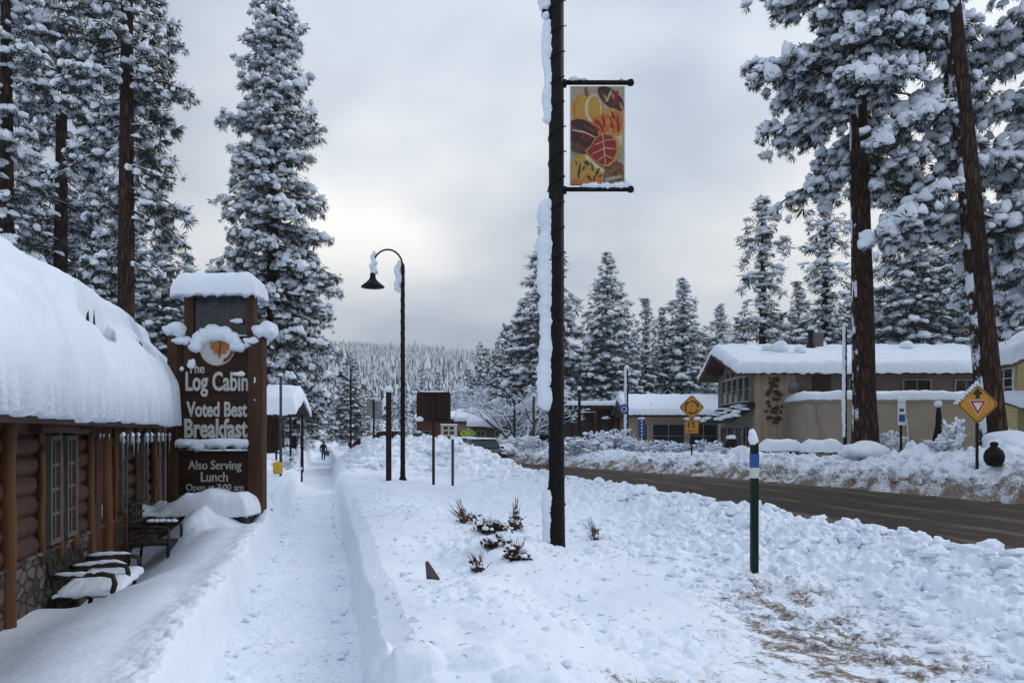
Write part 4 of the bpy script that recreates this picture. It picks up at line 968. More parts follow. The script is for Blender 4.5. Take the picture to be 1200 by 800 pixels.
nz = fbm(AA * .8, BB * .5, 4, 201); nf = fbm(AA * 5, BB * 5, 3, 205); ns_ = fbm(AA * 2.2, BB * 1.4, 4, 207)
top = np.maximum(T_prof(am + .01), SL * am + .05) * (1 + .045 * nz) + (.05 * ns_ + .10 * np.abs(fbm(AA * 1.1, BB * .7, 3, 211)) - .05) * sm(.05, .4, am)
left_rough = sm(2.6, .4, BB + .35 * am)
top = top + .02 * nf * (.25 + left_rough) + (.25 + left_rough) * .085 * lumps(AA, BB, .21, 209) * sm(-.2, .3, ns_)
rb = np.sqrt(np.clip(1 - (1 - np.clip(b_end / .42, 0, 1)) ** 2.2, 0, 1)); low = SL * am + .015
# cracks where the snow has slid: two gaps below a ridge of older snow
def gap(yc, ac, ly, la, sl): 
    q = (AA - ac - sl * (BB - yc)); return sm(1, .72, np.sqrt(((BB - yc) / ly) ** 2 + (q / la) ** 2) + .22 * ns_)
GAP = np.maximum(gap(1.75, .30, .62, .17, .06), gap(4.4, .27, .6, .10, .03))
ledge = .20 * sm(-.02, .10, AA - (.33 + .05 * (BB - 1.75)) + .05 * ns_) * sm(.9, 1.6, BB)
top = top + ledge * sm(3.0, 1.2, am) - .75 * GAP
H_ = 2.24 + low + (np.maximum(top, low + .02) - low) * rb
XX = .64 - AA + .10 * np.exp(-AA / .12) * (1 + 1.1 * ns_ + .5 * nf)
lip = (AA < .001); H_ = np.where(lip, 2.20 + .07 * nf - .05 * np.abs(fbm(AA * 0 + 3.3, BB * 2.6, 3, 215)), H_)
ni, nj = AA.shape; idx = np.arange(ni * nj).reshape(ni, nj)
F = np.stack([idx[:-1, :-1], idx[1:, :-1], idx[1:, 1:], idx[:-1, 1:]], -1).reshape(-1, 4)
mi_ = (GAP[:-1, :-1] > .86).astype(np.int32).ravel()
# underside along the eave and the gable
nV = ni * nj; V = np.stack([XX, BB, H_], -1).reshape(-1, 3)
ed = idx[:, 0]; V2 = V[ed] + np.array([-.25, 0, .0]); eg = idx[-1, :]; V3 = np.stack([XX[-1], BB[-1] - .1, 2.24 + low[-1]], -1)
F2 = np.stack([ed[:-1], nV + np.arange(ni - 1), nV + np.arange(1, ni), ed[1:]], -1)
F3 = np.stack([eg[:-1], eg[1:], nV + ni + np.arange(1, nj), nV + ni + np.arange(nj - 1)], -1)
V = np.concatenate([V, V2, V3])
link('roof_snow', mesh_np('roof_snow', V, [(F, mi_), (F2, 0), (F3, 0)], [M_snow, M_shingle], True), CAB)
M_ice = pm('ice', (.26, .28, .31), (.36, .4, .44), 9, .15, spec=.6)
for k_ in range(26):
    y_ = rg.uniform(.6, 6.7) if k_ > 5 else rg.uniform(-.2, 6.7); l_ = rg.choice((.05, .07, .09, .12, .16, .28)); r_ = rg.uniform(.006, .011)
    MB().lathe([(r_ * 1.3, 0), (r_, -.02), (r_ * .6, -l_ * .6), (.001, -l_)], (.60 + rg.uniform(-.02, .02), y_, 2.05), 6).build('icicle', M_ice, CAB)
# string of big bulbs hanging under the eave
SLT = thing('string_lights', 'string of round bulbs with icicles hanging under the cabin eave', 'string lights', (-4.64, 7.0, -.35), R(15.1))
pts = []; bul = [1.9, 2.38, 2.75, 3.3, 3.62, 4.15, 4.5, 5.1, 5.45, 6.0]
for i in range(len(bul) - 1):
    for q in (0, .33, .66): pts.append((.60, bul[i] + (bul[i + 1] - bul[i]) * q, 2.06 - .07 * math.sin(math.pi * q)))
MB().tube(pts, .007, 5).build('cord', M_black, SLT)
for y_ in bul:
    b_ = MB().lathe([(.008, .06), (.011, .02), (.022, -.01), (.028, -.035), (.022, -.06), (.001, -.07)], (.60, y_, 2.0), 10).build('bulb', M_ice, SLT)
    MB().blob((.60, y_, 2.035), (.026, .03, .035), int(y_ * 10)).build('snow_cap', M_padsnow, b_)
    if rg.random() < .4: MB().lathe([(.006, 0), (.004, -.10), (.001, -.12 - .12 * rg.random())], (.60, y_, 1.935), 6).build('icicle', M_ice, b_)
# grey board frame past the cabin corner
q = P(184, 560, 14.1)
FR = thing('board_rack', 'weathered grey board rack with snowy rails between cabin and sign', 'wooden frame', (q.x, q.y, G(q.x, q.y) - .1), R(6))
for x_ in (-.12, .10): MB().box(x_ - .055, x_ + .055, -.04, .04, 0, 1.95).build('board', M_greywood, FR, bevel=.006)
for z_ in (.75, 1.38): 
    MB().box(-.064, .044, -.03, .05, z_, z_ + .16).build('rail', M_brownwood, FR)
    MB().blob((-.01, -.01, z_ + .19), (.06, .06, .05), int(z_ * 9)).build('snow', M_padsnow, FR)
m = MB(); [m.blob((-.14 + .06 * i, 0, 1.99), (.06, .09, .07 + .03 * (i % 2)), i) for i in range(6)]; m.build('snow_cap', M_padsnow, FR)
MB().box(-.2, .2, .10, .14, 0, 1.9).build('back_panel', M_darkwood, FR)

# ================================================================== stone planter and the restaurant sign
K = 12.4 / 900.0
PLN = thing('stone_planter', 'low stone planter wall under the wooden restaurant sign, topped with snow', 'planter', (-4.85, 12.4, -.4))
m = MB(); m.box(-1.05, .78, -.70, .42, -.1, .80); m.box(-1.08, .81, -.73, .45, .802, .86); m.build('stone_wall', M_stone, PLN, bevel=.02)
snow_slab('snow_cover', -1.05, .79, -.72, .43, flat(.855), .35, PLN, 31, .22, .05, 60, 40, .05, .06,
          thf=lambda X, Y: .08 + .24 * sm(-.55, -.1, X + .06 * fbm(X * 4, Y * 4, 3, 3)) + .10 * fbm(X * 2.5, Y * 2.5, 3, 5))
def sx(px): return (px - 256) * K
def sz(py): return EYE + (HORIZON - py) * K
SG = thing('restaurant_sign', 'tall brown wooden restaurant sign with white lettering and snow caps', 'sign', ((256 - 600) * K, 12.4, 0), R(0))
for a_, b_ in ((199, 211), (293, 310)):
    m = MB(); m.box(sx(a_), sx(b_), -.11, .13, -.2, sz(394)); m.build('post', M_signpost, SG, bevel=.015)
for a_, b_ in ((217, 228), (290, 299)):
    m = MB(); m.box(sx(a_), sx(b_), -.05, .12, sz(392) - .5, sz(344)); m.build('upper_post', M_signpost, SG, bevel=.01)
MB().box(sx(211) + .003, sx(293) - .003, -.03, .06, sz(517), sz(394)).build('main_board', M_signwood, SG)
m = MB(); m.box(sx(211) + .003, sx(293) - .003, -.03, .06, sz(579), sz(528))
for (a_, b_, c_, d_) in ((211, 293, 528, 530.5), (211, 293, 577.5, 580)): m.box(sx(a_) + .004, sx(b_) - .004, -.055, -.028, sz(d_), sz(c_))
for (a_, b_) in ((211, 213.5), (290.5, 293)): m.box(sx(a_) + .004, sx(b_) - .004, -.055, -.028, sz(577.5) + .003, sz(530.5) - .003)
m.build('lower_board', M_signwood, SG)
m = MB(); m.box(sx(211) + .003, sx(293) - .003, -.08, .06, sz(526), sz(518.5)); m.build('ledge', M_signpost, SG)
m = MB()
for (a_, b_) in ((211, 213), (291, 293)): MB().box(sx(a_) + .004, sx(b_) - .004, -.05, -.032, sz(516.5), sz(396)).build('side_strip', M_signpost, SG)
M_led = pm('unlit_display', (.008, .010, .016), (.014, .016, .024), 40, .25, spec=.5)
MB().box(sx(228) + .003, sx(290) - .003, 0, .07, sz(392), sz(345)).build('display_panel', M_led, SG)
M_dim = pm('unlit_letters', (.055, .06, .07), (.07, .075, .085), 30, .6)
text_obj('ICE CREAM', sx(286) - sx(230), sz(363) - sz(374), .006, M_dim, 'display_lettering', SG, (sx(257.5), -.004, sz(368.5)), .0)
M_letter = pm('letter_paint', (.50, .48, .45), (.42, .41, .39), 9, .55)
for body, a_, b_, t_, u_, bo in (('The', 221.5, 241, 426, 437.5, .01), ('Log Cabin', 219, 292, 435.5, 465, .022), ('Voted Best', 220, 291, 470.5, 488.5, .03), ('Breakfast', 217.5, 291.5, 490, 513, .03),
                                 ('Also Serving', 222, 284, 539, 553, .005), ('Lunch', 237, 268, 552.5, 564, .005), ('Open at 7:00 am', 219.5, 286.5, 566.5, 577, .0)):
    text_obj(body, sx(b_) - sx(a_), sz(t_) - sz(u_), .025, M_letter, 'lettering', SG, (sx((a_ + b_) / 2), -.043, sz((t_ + u_) / 2)), bo)
# round emblem: white disc, autumn leaf, dark rim
em = MB(); n = 40
def disc(mb, cx, cz, r_, y0, y1, m_=0, n=40, sx_=1.0): mb.prism([(cx + r_ * sx_ * math.cos(2 * math.pi * i / n), cz + r_ * math.sin(2 * math.pi * i / n)) for i in range(n)], y0, y1, m_)
cx, cz = sx(256), sz(408)
disc(em, cx, cz, 21.5 * K, -.050, -.032, 2); disc(em, cx, cz, 20.3 * K, -.058, -.0502, 0)
leaf = [(-.0, -.9), (.12, -.55), (.55, -.62), (.48, -.40), (.95, -.05), (.78, .05), (.86, .42), (.52, .30), (.40, .46), (.22, .30), (.30, .85), (.12, .72), (0, 1.0), (-.14, .70), (-.32, .85), (-.22, .28), (-.42, .46), (-.55, .28), (-.88, .40), (-.78, .04), (-.95, -.08), (-.5, -.4), (-.56, -.62), (-.12, -.55)]
em.prism([(cx + .05 + p_[0] * .185, cz + .02 + p_[1] * .20) for p_ in leaf], -.068, -.0585, 1)
em.prism([(cx + .02 + .25 * math.cos(t), cz + .25 * math.sin(t)) for t in np.linspace(-1.25, .35, 14)] + [(cx + .06 + .17 * math.cos(t), cz + .185 * math.sin(t)) for t in np.linspace(.35, -1.25, 14)], -.072, -.0685, 2)
em.tube([(cx + .03, -.074, cz - .16), (cx + .05, -.074, cz), (cx + .08, -.074, cz + .14)], .006, 5, 3)
M_leaf = pm('leaf_paint', (.36, .095, .030), (.30, .14, .03), 6, .6); M_rim = pm('emblem_brown', (.14, .035, .025), (.10, .028, .02), 6, .6)
em.build('emblem', [M_letter, M_leaf, M_rim, M_signpost], SG)
snow_slab('snow_cap', sx(213), sx(302), -.28, .34, flat(sz(346.5)), 25 * K, SG, 41, .22, .05, 60, 30, .05, .10)
for (x_, y_, rx, rz_, sd, dp) in ((207, 385, 14, 10, 1, .16), (312, 387, 14.5, 10.5, 2, .17), (214.5, 399, 11, 5.5, 3, .1), (297, 400, 9, 5, 4, .1), (226, 427, 5, 6, 5, .05), (282, 438, 7, 3.2, 6, .04), (280, 376, 7, 3.2, 7, .05), (301, 446, 4, 4.5, 8, .06), (300, 468, 3, 3, 9, .05), (215, 432, 2.5, 3, 10, .05), (292, 405, 5, 3, 11, .08)):
    m = MB().blob((sx(x_), -.06 if dp < .12 else 0, sz(y_) - .2 * rz_ * K), (rx * K, dp, rz_ * 1.05 * K), sd + 50, 0, .30, 18, .7)
    if rx > 8: m.blob((sx(x_ + rx * .4), -.05, sz(y_ + rz_ * .35)), (rx * .6 * K, dp * .8, rz_ * .75 * K), sd + 70, 0, .3, 14, .8); m.blob((sx(x_ - rx * .45), -.04, sz(y_ + rz_ * .3)), (rx * .55 * K, dp * .8, rz_ * .7 * K), sd + 90, 0, .3, 14, .8)
    m.build('snow_clump', M_padsnow, SG)
m = MB()
for i, t in enumerate(np.linspace(.15, math.pi - .15, 11)):
    x_ = 256 + 25 * math.cos(t); z_ = 407 - 20 * math.sin(t) + 2; w_ = 7.5 if i % 2 else 9
    m.blob((sx(x_), -.07, sz(z_) - .02), (w_ * K, .11, (5.5 + 4.5 * math.sin(t)) * K), 70 + i, 0, .16, 12, .9)
m.build('snow_arc', M_padsnow, SG)
snow_slab('ledge_snow', sx(212), sx(293), -.16, -.03, flat(sz(519)), 4.5 * K, SG, 43, .06, .02, 60, 12, .03, .16)
tv = MB(); tv.blob((sx(236), -.13, sz(523)), (12 * K, .07, 5.5 * K), 91, 0, .2, 14, .9); tv.blob((sx(222), -.13, sz(520)), (9 * K, .07, 4 * K), 92); tv.build('ledge_snow', M_padsnow, SG)

# ================================================================== beige two-storey building across the road
BX, BY, BZ = 12.6, 40.0, .4
BB1 = thing('beige_building', 'beige two storey building with brown gable windows and deep roof snow', 'building', (BX, BY, BZ))
m = MB(); m.box(0, 12.9, 0, 7, -.6, 2.75, 0); m.box(.01, 12.89, .01, 7, 2.75, 4.6, 2)
m.prism_x([(0.02, 4.6), (7.0, 4.6), (7.0, 4.75), (4.3, 5.75), (.02, 4.62)], .012, 12.88, 2)
m.build('wall', [M_plaster, M_plaster, M_taupe], BB1)
MB().box(-.02, 2.15, -.06, -.003, -.4, 4.55).build('board_cladding', M_beigeV, BB1)
MB().box(2.152, 12.9, -.03, -.003, 2.8, 4.58).build('upper_siding', M_taupe, BB1)
# carved wooden ornament on the corner
m = MB(); rg = random.Random(8)
for i in range(34):
    z_ = rg.uniform(1.9, 4.2); w_ = .16 + .28 * (1 - abs(z_ - 2.7) / 1.9); x_ = 1.0 + rg.uniform(-1, 1) * w_; a_ = rg.uniform(.07, .18); b_ = rg.uniform(.05, .12)
    y_ = -.075 - .004 * i; m.prism([(x_ - a_, z_ - b_ * rg.uniform(.5, 1)), (x_ + a_, z_ - b_), (x_ + a_ * rg.uniform(.4, 1), z_ + b_), (x_ - a_, z_ + b_ * rg.uniform(.6, 1.2))], y_, y_ + .015)
m.build('carved_ornament', M_brownwood, BB1)
m = MB(); m.lathe([(.001, 0), (.16, .02), (.27, .08), (.28, .10)], (0, 0, 0), 20); dsh = m.build('satellite_dish', M_grey, BB1); dsh.location = (2.05, -.12, 3.7); dsh.rotation_euler = (R(75), 0, R(-20))
# roof: long slope to the front, short to the back
m = MB(); prof = [(-.75, 4.42), (4.2, 5.76), (6.9, 4.75)]
m.prism_x([(-.75, 4.30), (-.75, 4.44), (4.2, 5.92), (7.3, 4.60), (7.3, 4.45), (4.2, 5.76)], -1.0, 13.6); m.build('roof', M_brownwood, BB1)
m = MB()
m.prism_x([(-.85, 4.22), (-.85, 4.50), (4.2, 6.0), (7.5, 4.55), (7.5, 4.25), (4.2, 5.70)], -1.10, -1.003); m.build('barge_board', M_brownwood, BB1)
for y_ in (.6, 2.4, 4.2, 5.9):
    zt = np.interp(y_, [-.75, 4.2, 7.3], [4.28, 5.74, 4.4]); MB().box(-1.0, -.003, y_ - .08, y_ + .08, zt - .26, zt - .02).build('roof_beam', M_brownwood, BB1)
snow_slab('roof_snow', -1.05, 13.6, -.8, 7.3, lambda X, Y: np.interp(Y, [-.9, 4.2, 7.5], [4.42, 5.93, 4.58]), .52, BB1, 51, .40, .10, 120, 50, .10, .12)
m = MB()
for i, (x_, y_, r_) in enumerate(((1.4, 2.2, .3), (2.0, 2.0, .42), (3.0, 1.6, .25), (9.5, 3, .3))): MB().blob((x_, y_, np.interp(y_, [-.9, 4.2], [4.42, 5.93]) + .62), (r_ * 1.2, r_, r_), i + 3).build('snow_lump', M_padsnow, BB1)
# gable windows on the road side and the shingled awning below
for i in range(5):
    a0 = .35 + i * 1.12; window(BB1, 'gable_window', 'x', a0, a0 + 1.06, 2.98, 4.42, 0, M_wind, (0, 1), .08, -.12)
for i in range(3): window(BB1, 'gable_window', 'x', 1.9 + i * 1.1, 2.9 + i * 1.1, 4.42, 4.75 + .18 * (1 if i < 2 else .9), 0, M_wind, (0, 0), .07, -.12)
m = MB(); m.prism([(-.003, 2.95), (-1.25, 1.98), (-1.25, 1.86), (-.003, 2.62)], -.2, 6.3); 
for i in range(4): m.box(-.16 - .28 * i, -.10 - .28 * i, -.18, 6.28, 2.84 - .218 * i, 2.90 - .218 * i)
m.build('awning', M_shingle, BB1)
m = MB(); rg = random.Random(6)
for i in range(46):
    u = rg.uniform(.05, 1) ** .7; MB().blob((-.02 - 1.2 * u, rg.uniform(-.15, 6.2), 2.97 - .95 * u), (.24, .30 + .28 * rg.random(), .08), i, 0, .2, 8).build('awning_snow', M_padsnow, BB1)
for i in range(4): window(BB1, 'shop_window', 'x', .4 + i * 1.45, 1.7 + i * 1.45, .25, 1.75, 0, M_wind, (1, 0), .09, -.12)
m = MB(); m.box(3.0, 4.0, -.045, -.032, 2.78, 4.35); m.build('upper_door', M_brownwood, BB1)
for a0, a1 in ((4.9, 6.2), (7.7, 9.2), (10.4, 11.6)): window(BB1, 'upper_window', 'y', a0, a1, 3.25, 4.15, -.03, M_wind, (1, 0), .07, -.09)
# flat annex in front
m = MB(); m.box(1.7, 9.9, -3.0, -.062, -.6, 2.82); m.build('annex_wall', M_plaster, BB1)
MB().box(1.62, 9.98, -3.08, -.064, 2.823, 2.95).build('annex_roof', M_wind, BB1)
snow_slab('annex_snow', 1.6, 10.0, -3.1, -.1, flat(2.95), .40, BB1, 53, .3, .04, 80, 24, .10, .06)
MB().tube([(2.1, -3.06, 2.75), (2.12, -3.06, 2.3), (2.3, -3.06, 1.6), (2.34, -3.06, 0)], .04, 8).build('downpipe', M_wind, BB1)
MB().tube([(6.25, -1.2, 3.2), (6.35, -3.12, 2.0), (6.5, -3.1, .2)], .035, 8).build('downpipe', M_white, BB1)
m = MB(); m.lathe([(.42, 0), (.16, .75), (.14, .75), (.14, 1.3), (.2, 1.32), (.2, 1.4), (.001, 1.45)], (4.2, 3.2, 5.7), 14); m.build('chimney', M_black, BB1)
MB().box(4.55, 5.0, 3.4, 3.9, 5.6, 7.0).build('chimney_box', M_taupe, BB1)
# low wall and snow covered tables in front
LW = MB(); LW.box(0, 2.6, 0, .25, -.4, .42); q = P(886, 524, 35.5); lw = thing('garden_wall', 'low beige garden wall below the beige building with snow on top', 'wall', (q.x, q.y, .4)); LW.build('wall', M_plaster, lw)
snow_slab('snow_cover', 0, 2.6, 0, .25, flat(.42), .2, lw, 57, .12, .03, 40, 10, .04, .04)
for px, d, sd, lab in ((914, 34.5, 3, 'small outdoor table under a thick pillow of snow left of the downpipe'), (962, 34, 4, 'small outdoor table under rounded snow in front of the annex wall')):
    q = P(px, 524, d); t = thing('outdoor_table', lab, 'table', (q.x, q.y, G(q.x, q.y) - .38), R(10))
    MB().box(-.8, .8, -.4, .4, .66, .72).build('tabletop', M_furn, t)
    for a_ in (-.68, .68):
        for b_ in (-.3, .3): MB().box(a_ - .04, a_ + .04, b_ - .04, b_ + .04, 0, .657).build('leg', M_furn, t)
    snow_slab('snow_cover', -.82, .82, -.42, .42, flat(.722), .50, t, sd + 60, .38, .04, 40, 24, .14, .05)

# ================================================================== shop with the blue sign, seen past the roundabout sign
SH = thing('snowy_shop', 'low beige shop with wide windows under a broad snowy roof', 'building', (8.5, 55, .3))
m = MB(); m.box(0, 7.2, 0, 6, -.6, 2.6); m.prism([(0.02, 2.6), (1.5, 3.6), (2.6, 2.6)], .2, 5.8); m.build('wall', M_beige, SH)
m = MB(); m.prism_x([(-.9, 2.62), (-.9, 2.76), (3.2, 4.0), (6.6, 2.7), (6.6, 2.6)], -.5, 8.2); m.build('roof', M_brownwood, SH)
snow_slab('roof_snow', -.5, 8.2, -.95, 6.6, lambda X, Y: np.interp(Y, [-1, 3.2, 6.7], [2.75, 4.02, 2.7]), .42, SH, 61, .3, .06, 80, 30, .06, .06)
window(SH, 'shop_window', 'y', 1.5, 3.9, .35, 2.15, 0, M_wind, (1, 1), .09, -.1); window(SH, 'shop_window', 'y', 4.1, 6.3, .35, 2.15, 0, M_wind, (1, 1), .09, -.1)
window(SH, 'shop_window', 'y', .55, 1.2, .9, 2.1, 0, M_wind, (0, 0), .07, -.08)
SH2 = thing('grey_shed', 'blue grey board shed right of the low beige shop', 'building', (14.6, 53.0, .3)); MB().box(0, 2.6, 0, 2, -.6, 2.35).build('wall', M_bluegrey, SH2)
MB().box(-.1, 2.7, -.15, 2.1, 2.352, 2.42).build('roof', M_brownwood, SH2)
snow_slab('roof_snow', -.1, 2.7, -.15, 2.1, flat(2.42), .4, SH2, 63, .25, .04, 30, 20)
# dark lodge left of it
LO = thing('dark_lodge', 'dark brown flat roofed lodge with posts behind snowy shrubs', 'building', (3.3, 60, .3))
m = MB(); m.box(0, 6.4, 1.2, 7, -.6, 3.3); m.build('wall', M_darkwood, LO)
m = MB(); m.box(-.3, 6.7, -.3, 7.3, 3.303, 3.62); m.build('roof', M_darkwood, LO); snow_slab('roof_snow', -.35, 6.75, -.35, 7.3, flat(3.62), .34, LO, 65, .2, .05, 80, 30, .06, .06)
for x_ in (.1, 1.7, 3.2, 4.8, 6.3): MB().box(x_ - .1, x_ + .1, -.1, .1, -.5, 3.3).build('post', M_brownwood, LO)
for a0 in (.5, 2.1, 3.8, 5.2): window(LO, 'window', 'y', a0, a0 + 1.0, 1.0, 2.4, 1.2, M_brownwood, (1, 0), .08, -.1)
MB().box(1.45, 2.35, -.16, -.105, 2.0, 3.0).build('sign_board', M_signpost, LO); MB().blob((4.0, -.2, 2.6), (.35, .2, .14), 4).build('snow_lump', M_padsnow, LO)
# small buildings at the end of the street
def house(name, label, x0, x1, d, depth, eave, ridge, wall, seed, th=.4, over=.35, ridge_pos=.5, zb=.2, wins=2):
    t = thing(name, label, 'building', (x0, d, zb)); w = x1 - x0; e_, r_ = eave - zb, ridge - zb; yr = depth * ridge_pos
    m = MB(); m.box(0, w, 0, depth, -.8, e_ - .08); m.prism_x([(.003, e_ - .08), (depth - .003, e_ - .08), (yr, r_ - .14)], .004, w - .004); m.build('wall', wall, t)
    m = MB(); m.prism_x([(-over, e_ - over * .4), (yr, r_), (depth + over, e_ - over * .4), (depth + over, e_ - over * .4 - .14), (yr, r_ - .14), (-over, e_ - over * .4 - .14)], -over, w + over); m.build('roof', M_brownwood, t)
    snow_slab('roof_snow', -over, w + over, -over, depth + over, lambda X, Y: np.interp(Y, [-over - .1, yr, depth + over + .1], [e_ - over * .4, r_ + .01, e_ - over * .4]), th, t, seed, .25, .05, 50, 30, .05, .06)
    for i in range(wins):
        c = w * (i + .5) / wins; window(t, 'window', 'y', c - .4, c + .4, .8, min(1.8, e_ - .25), 0, M_wind, (1, 1), .07, -.08)
    return t
house('brown_cabin', 'brown cabin with a big white roof face at the end of the street', -3.5, -.3, 66, 5, 2.45, 3.75, M_brownwall, 71)
house('brown_cabin', 'brown cabin partly hidden by the bare tree left of the banner pole', 1.0, 4.4, 66, 5, 2.5, 3.85, M_brownwall, 72)
house('small_house', 'narrow tan house between red building and brown cabin', -5.1, -4.2, 71, 4, 2.9, 3.75, M_beige, 73, .35, .2, wins=1)
house('red_building', 'dark red building behind the brown blank sign', -9.2, -5.4, 74, 5, 3.2, 3.75, M_redwall, 74, .25, .25)
t = thing('open_shelter', 'small open shelter with a thick snow roof right of the wooden sign', 'shelter', (-8.8, 27, .2))
for x_ in (.05, 1.0):
    for y_ in (.05, 1.5): MB().box(x_ - .03, x_ + .03, y_ - .03, y_ + .03, -.5, 2.2).build('post', M_black, t)
m = MB(); m.prism_x([(-.2, 2.2), (.8, 2.75), (1.8, 2.2), (1.8, 2.1), (.8, 2.62), (-.2, 2.1)], -.12, 1.2); m.build('roof', M_darkwood, t)
snow_slab('roof_snow', -.14, 1.22, -.24, 1.8, lambda X, Y: np.interp(Y, [-.3, .8, 1.9], [2.18, 2.76, 2.16]), .50, t, 75, .2, .05, 50, 40, .05, .10)
# yellow house at the right edge
YH = thing('yellow_house', 'yellow sided house with white side window and porch roof at right edge', 'building', (19.75, 30, .4))
m = MB(); m.box(0, 8, 0, 1.5, -.6, 4.1); m.prism([(.01, 4.1), (4.0, 6.2), (7.99, 4.1)], .004, 1.49); m.build('wall', M_yellowwall, YH)
m = MB(); m.prism([(-.45, 3.86), (-.45, 4.02), (4.0, 6.5), (8.45, 4.02), (8.45, 3.86), (4.0, 6.3)], -.5, 1.9); m.build('roof', M_greywood, YH)
snow_slab('roof_snow', -.45, 8.45, -.5, 1.9, lambda X, Y: np.interp(X, [-.6, 4.0, 8.6], [3.96, 6.52, 3.96]), .55, YH, 81, .35, .06, 80, 40, .07, .08)
window(YH, 'window', 'x', .12, 1.4, 2.7, 3.95, 0, M_white, (1, 2), .10, -.08, sill=True); window(YH, 'window', 'y', 1.2, 2.3, 2.75, 3.95, 0, M_white, (1, 2), .10, -.1, sill=True)
m = MB(); m.prism_x([(-2.2, 2.0), (-2.2, 2.1), (-.003, 2.62), (-.003, 2.48)], -.7, 8); m.build('porch_roof', M_greywood, YH)
snow_slab('porch_snow', -.7, 8, -2.25, -.03, lambda X, Y: np.interp(Y, [-2.3, 0], [2.08, 2.62]), .42, YH, 83, .25, .05, 60, 20, .05, .08)
for x_ in (-.5, 1.1, 3.0): MB().box(x_ - .07, x_ + .07, -2.1, -1.96, -.4, 2.0).build('porch_post', M_white, YH)
m = MB()
for i in range(14): m.box(-.5 + i * .26, -.34 + i * .26, -2.06, -2.02, -.2, 1.2)
m.box(-.5, 3.2, -2.018, -1.98, .9, 1.0); m.build('railing', M_greywood, YH)
window(YH, 'porch_window', 'y', .4, 1.8, .7, 1.9, 0, M_white, (1, 1), .09, -.1)
# ================================================================== street furniture
def helix(r, z0, z1, pitch, x0=0, n=14, ph=0):
    N = max(4, int((z1 - z0) / pitch * n)); return [(x0 + r * math.cos(2 * math.pi * i / n + ph), r * math.sin(2 * math.pi * i / n + ph), z0 + (z1 - z0) * i / N) for i in range(N + 1)]
def snow_strip(z0, z1, out, half, r_pole, seed, az=math.pi, n=None):
    """snow plastered on one side of a pole: outer ragged, hugging the pole"""
    N = n or max(8, int((z1 - z0) / .022)); J = 9; zz = np.linspace(z0, z1, N); V = []
    for i, z in enumerate(zz):
        e = min(1, (z - z0) / .10 + .0, (z1 - z) / .08); e = math.sqrt(max(0, 1 - (1 - max(e, 0)) ** 2))
        o = out * (.72 + .45 * float(pn(z * 1.3, seed * 1.7)) + .30 * float(pn(z * 5, seed * 2.9)) + .15 * float(pn(z * 14, seed * .9))) * e
        for j in range(J):
            t = -1 + 2 * j / (J - 1); hf = half * (1 + .45 * float(pn(z * 5, seed + (5 if t < 0 else 9))) + .45 * float(pn(z * 13, seed + (6 if t < 0 else 8)))) * (.3 + .7 * e)
            a = az + t * hf; rr_ = r_pole * .92 + max(0, o) * (1 - abs(t) ** 2.6) + .012 * (1 - abs(t)) * float(pn(z * 20, t * 4, seed))
            V.append((rr_ * math.cos(a), rr_ * math.sin(a), z))
    F = [(i * J + j, i * J + j + 1, (i + 1) * J + j + 1, (i + 1) * J + j) for i in range(N - 1) for j in range(J - 1)]
    return np.array(V), np.array(F)
def add_strips(parent, specs, r_pole, seed, name='snow_cover'):
    for i, (z0, z1, o, h) in enumerate(specs):
        V, F = snow_strip(z0, z1, o, h, r_pole, seed + i * 3); link(name, mesh_np(name, V, [(F[:, ::-1], 0)], [M_padsnow], True), parent)

def goose_lamp(label, px, d, ztop, side, rp=.06, reach=.86, arch=.5, seed=0, group=None, zsink=0.1, lights=True, strips=None, arm_rot=0.0, snow=True):
    x, y = pxy(px, d); zb = G(x, y) - zsink; t = thing('street_lamp', label, 'street lamp', (x, y, zb), arm_rot, group); h = ztop - zb
    MB().lathe([(rp * 1.9, 0), (rp * 1.9, .12), (rp * 1.25, .2), (rp * 1.12, .5), (rp, h * .6), (rp * .9, h), (rp * .5, h + .04), (.001, h + .06)], n=12).build('pole', M_black, t)
    pts = [(side * (.02), 0, h - .45)] + [(side * (reach / 2 - reach / 2 * math.cos(a)), 0, h - .05 + arch * math.sin(a)) for a in np.linspace(0, math.pi, 17)] + [(side * reach, 0, h - .26)]
    MB().tube(pts[1:], .026, 8).build('arm', M_black, t)
    MB().box(side * .14 - .05, side * .14 + .05, -.03, .03, h - .55, h - .35).build('bracket', M_black, t)
    MB().lathe([(.03, -.18), (.05, -.20), (.075, -.24), (.085, -.36), (.12, -.42), (.20, -.50), (.33, -.60), (.335, -.63), (.30, -.62), (.18, -.52)], (side * reach, 0, h), 20).build('lamp_shade', M_black, t)
    if snow:
        m = MB()
        for i in range(7): m.blob((side * (reach - .05 + .03 * (i % 3)), 0, h - .20 + .085 * i), (.12 - .010 * i, .10, .10), seed + i, 0, .2)
        m.build('snow_clump', M_padsnow, t); m = MB()
        for i in range(12): m.blob((side * (.13 + .03 * math.sin(i)), 0, h - .72 + .072 * i), (.10 - .02 * (i > 9) * (i - 9), .09, .09), seed + 20 + i, 0, .2)
        m.build('snow_clump', M_padsnow, t)
    if lights: MB().tube(helix(rp * 1.12, .6, h - .1, .32), .007, 4).build('light_string', M_black, t)
    if strips: add_strips(t, [(a - zb, b - zb, o, hh) for a, b, o, hh in strips], rp, seed)
    return t
goose_lamp('black gooseneck street lamp standing on the snow pile by the brown posts', 472, 22, 6.52, -1, .062, .86, .50, 3)
goose_lamp('distant gooseneck street lamp among the firs right of the walkway', 411, 58, 6.6, -1, .075, .75, .5, 9, lights=False)
goose_lamp('gooseneck street lamp with its arm to the right, left of the walkway', 354, 40, 6.7, 1, .075, .95, .5, 12, lights=False, strips=[(1.5, 6.5, .03, .9)])

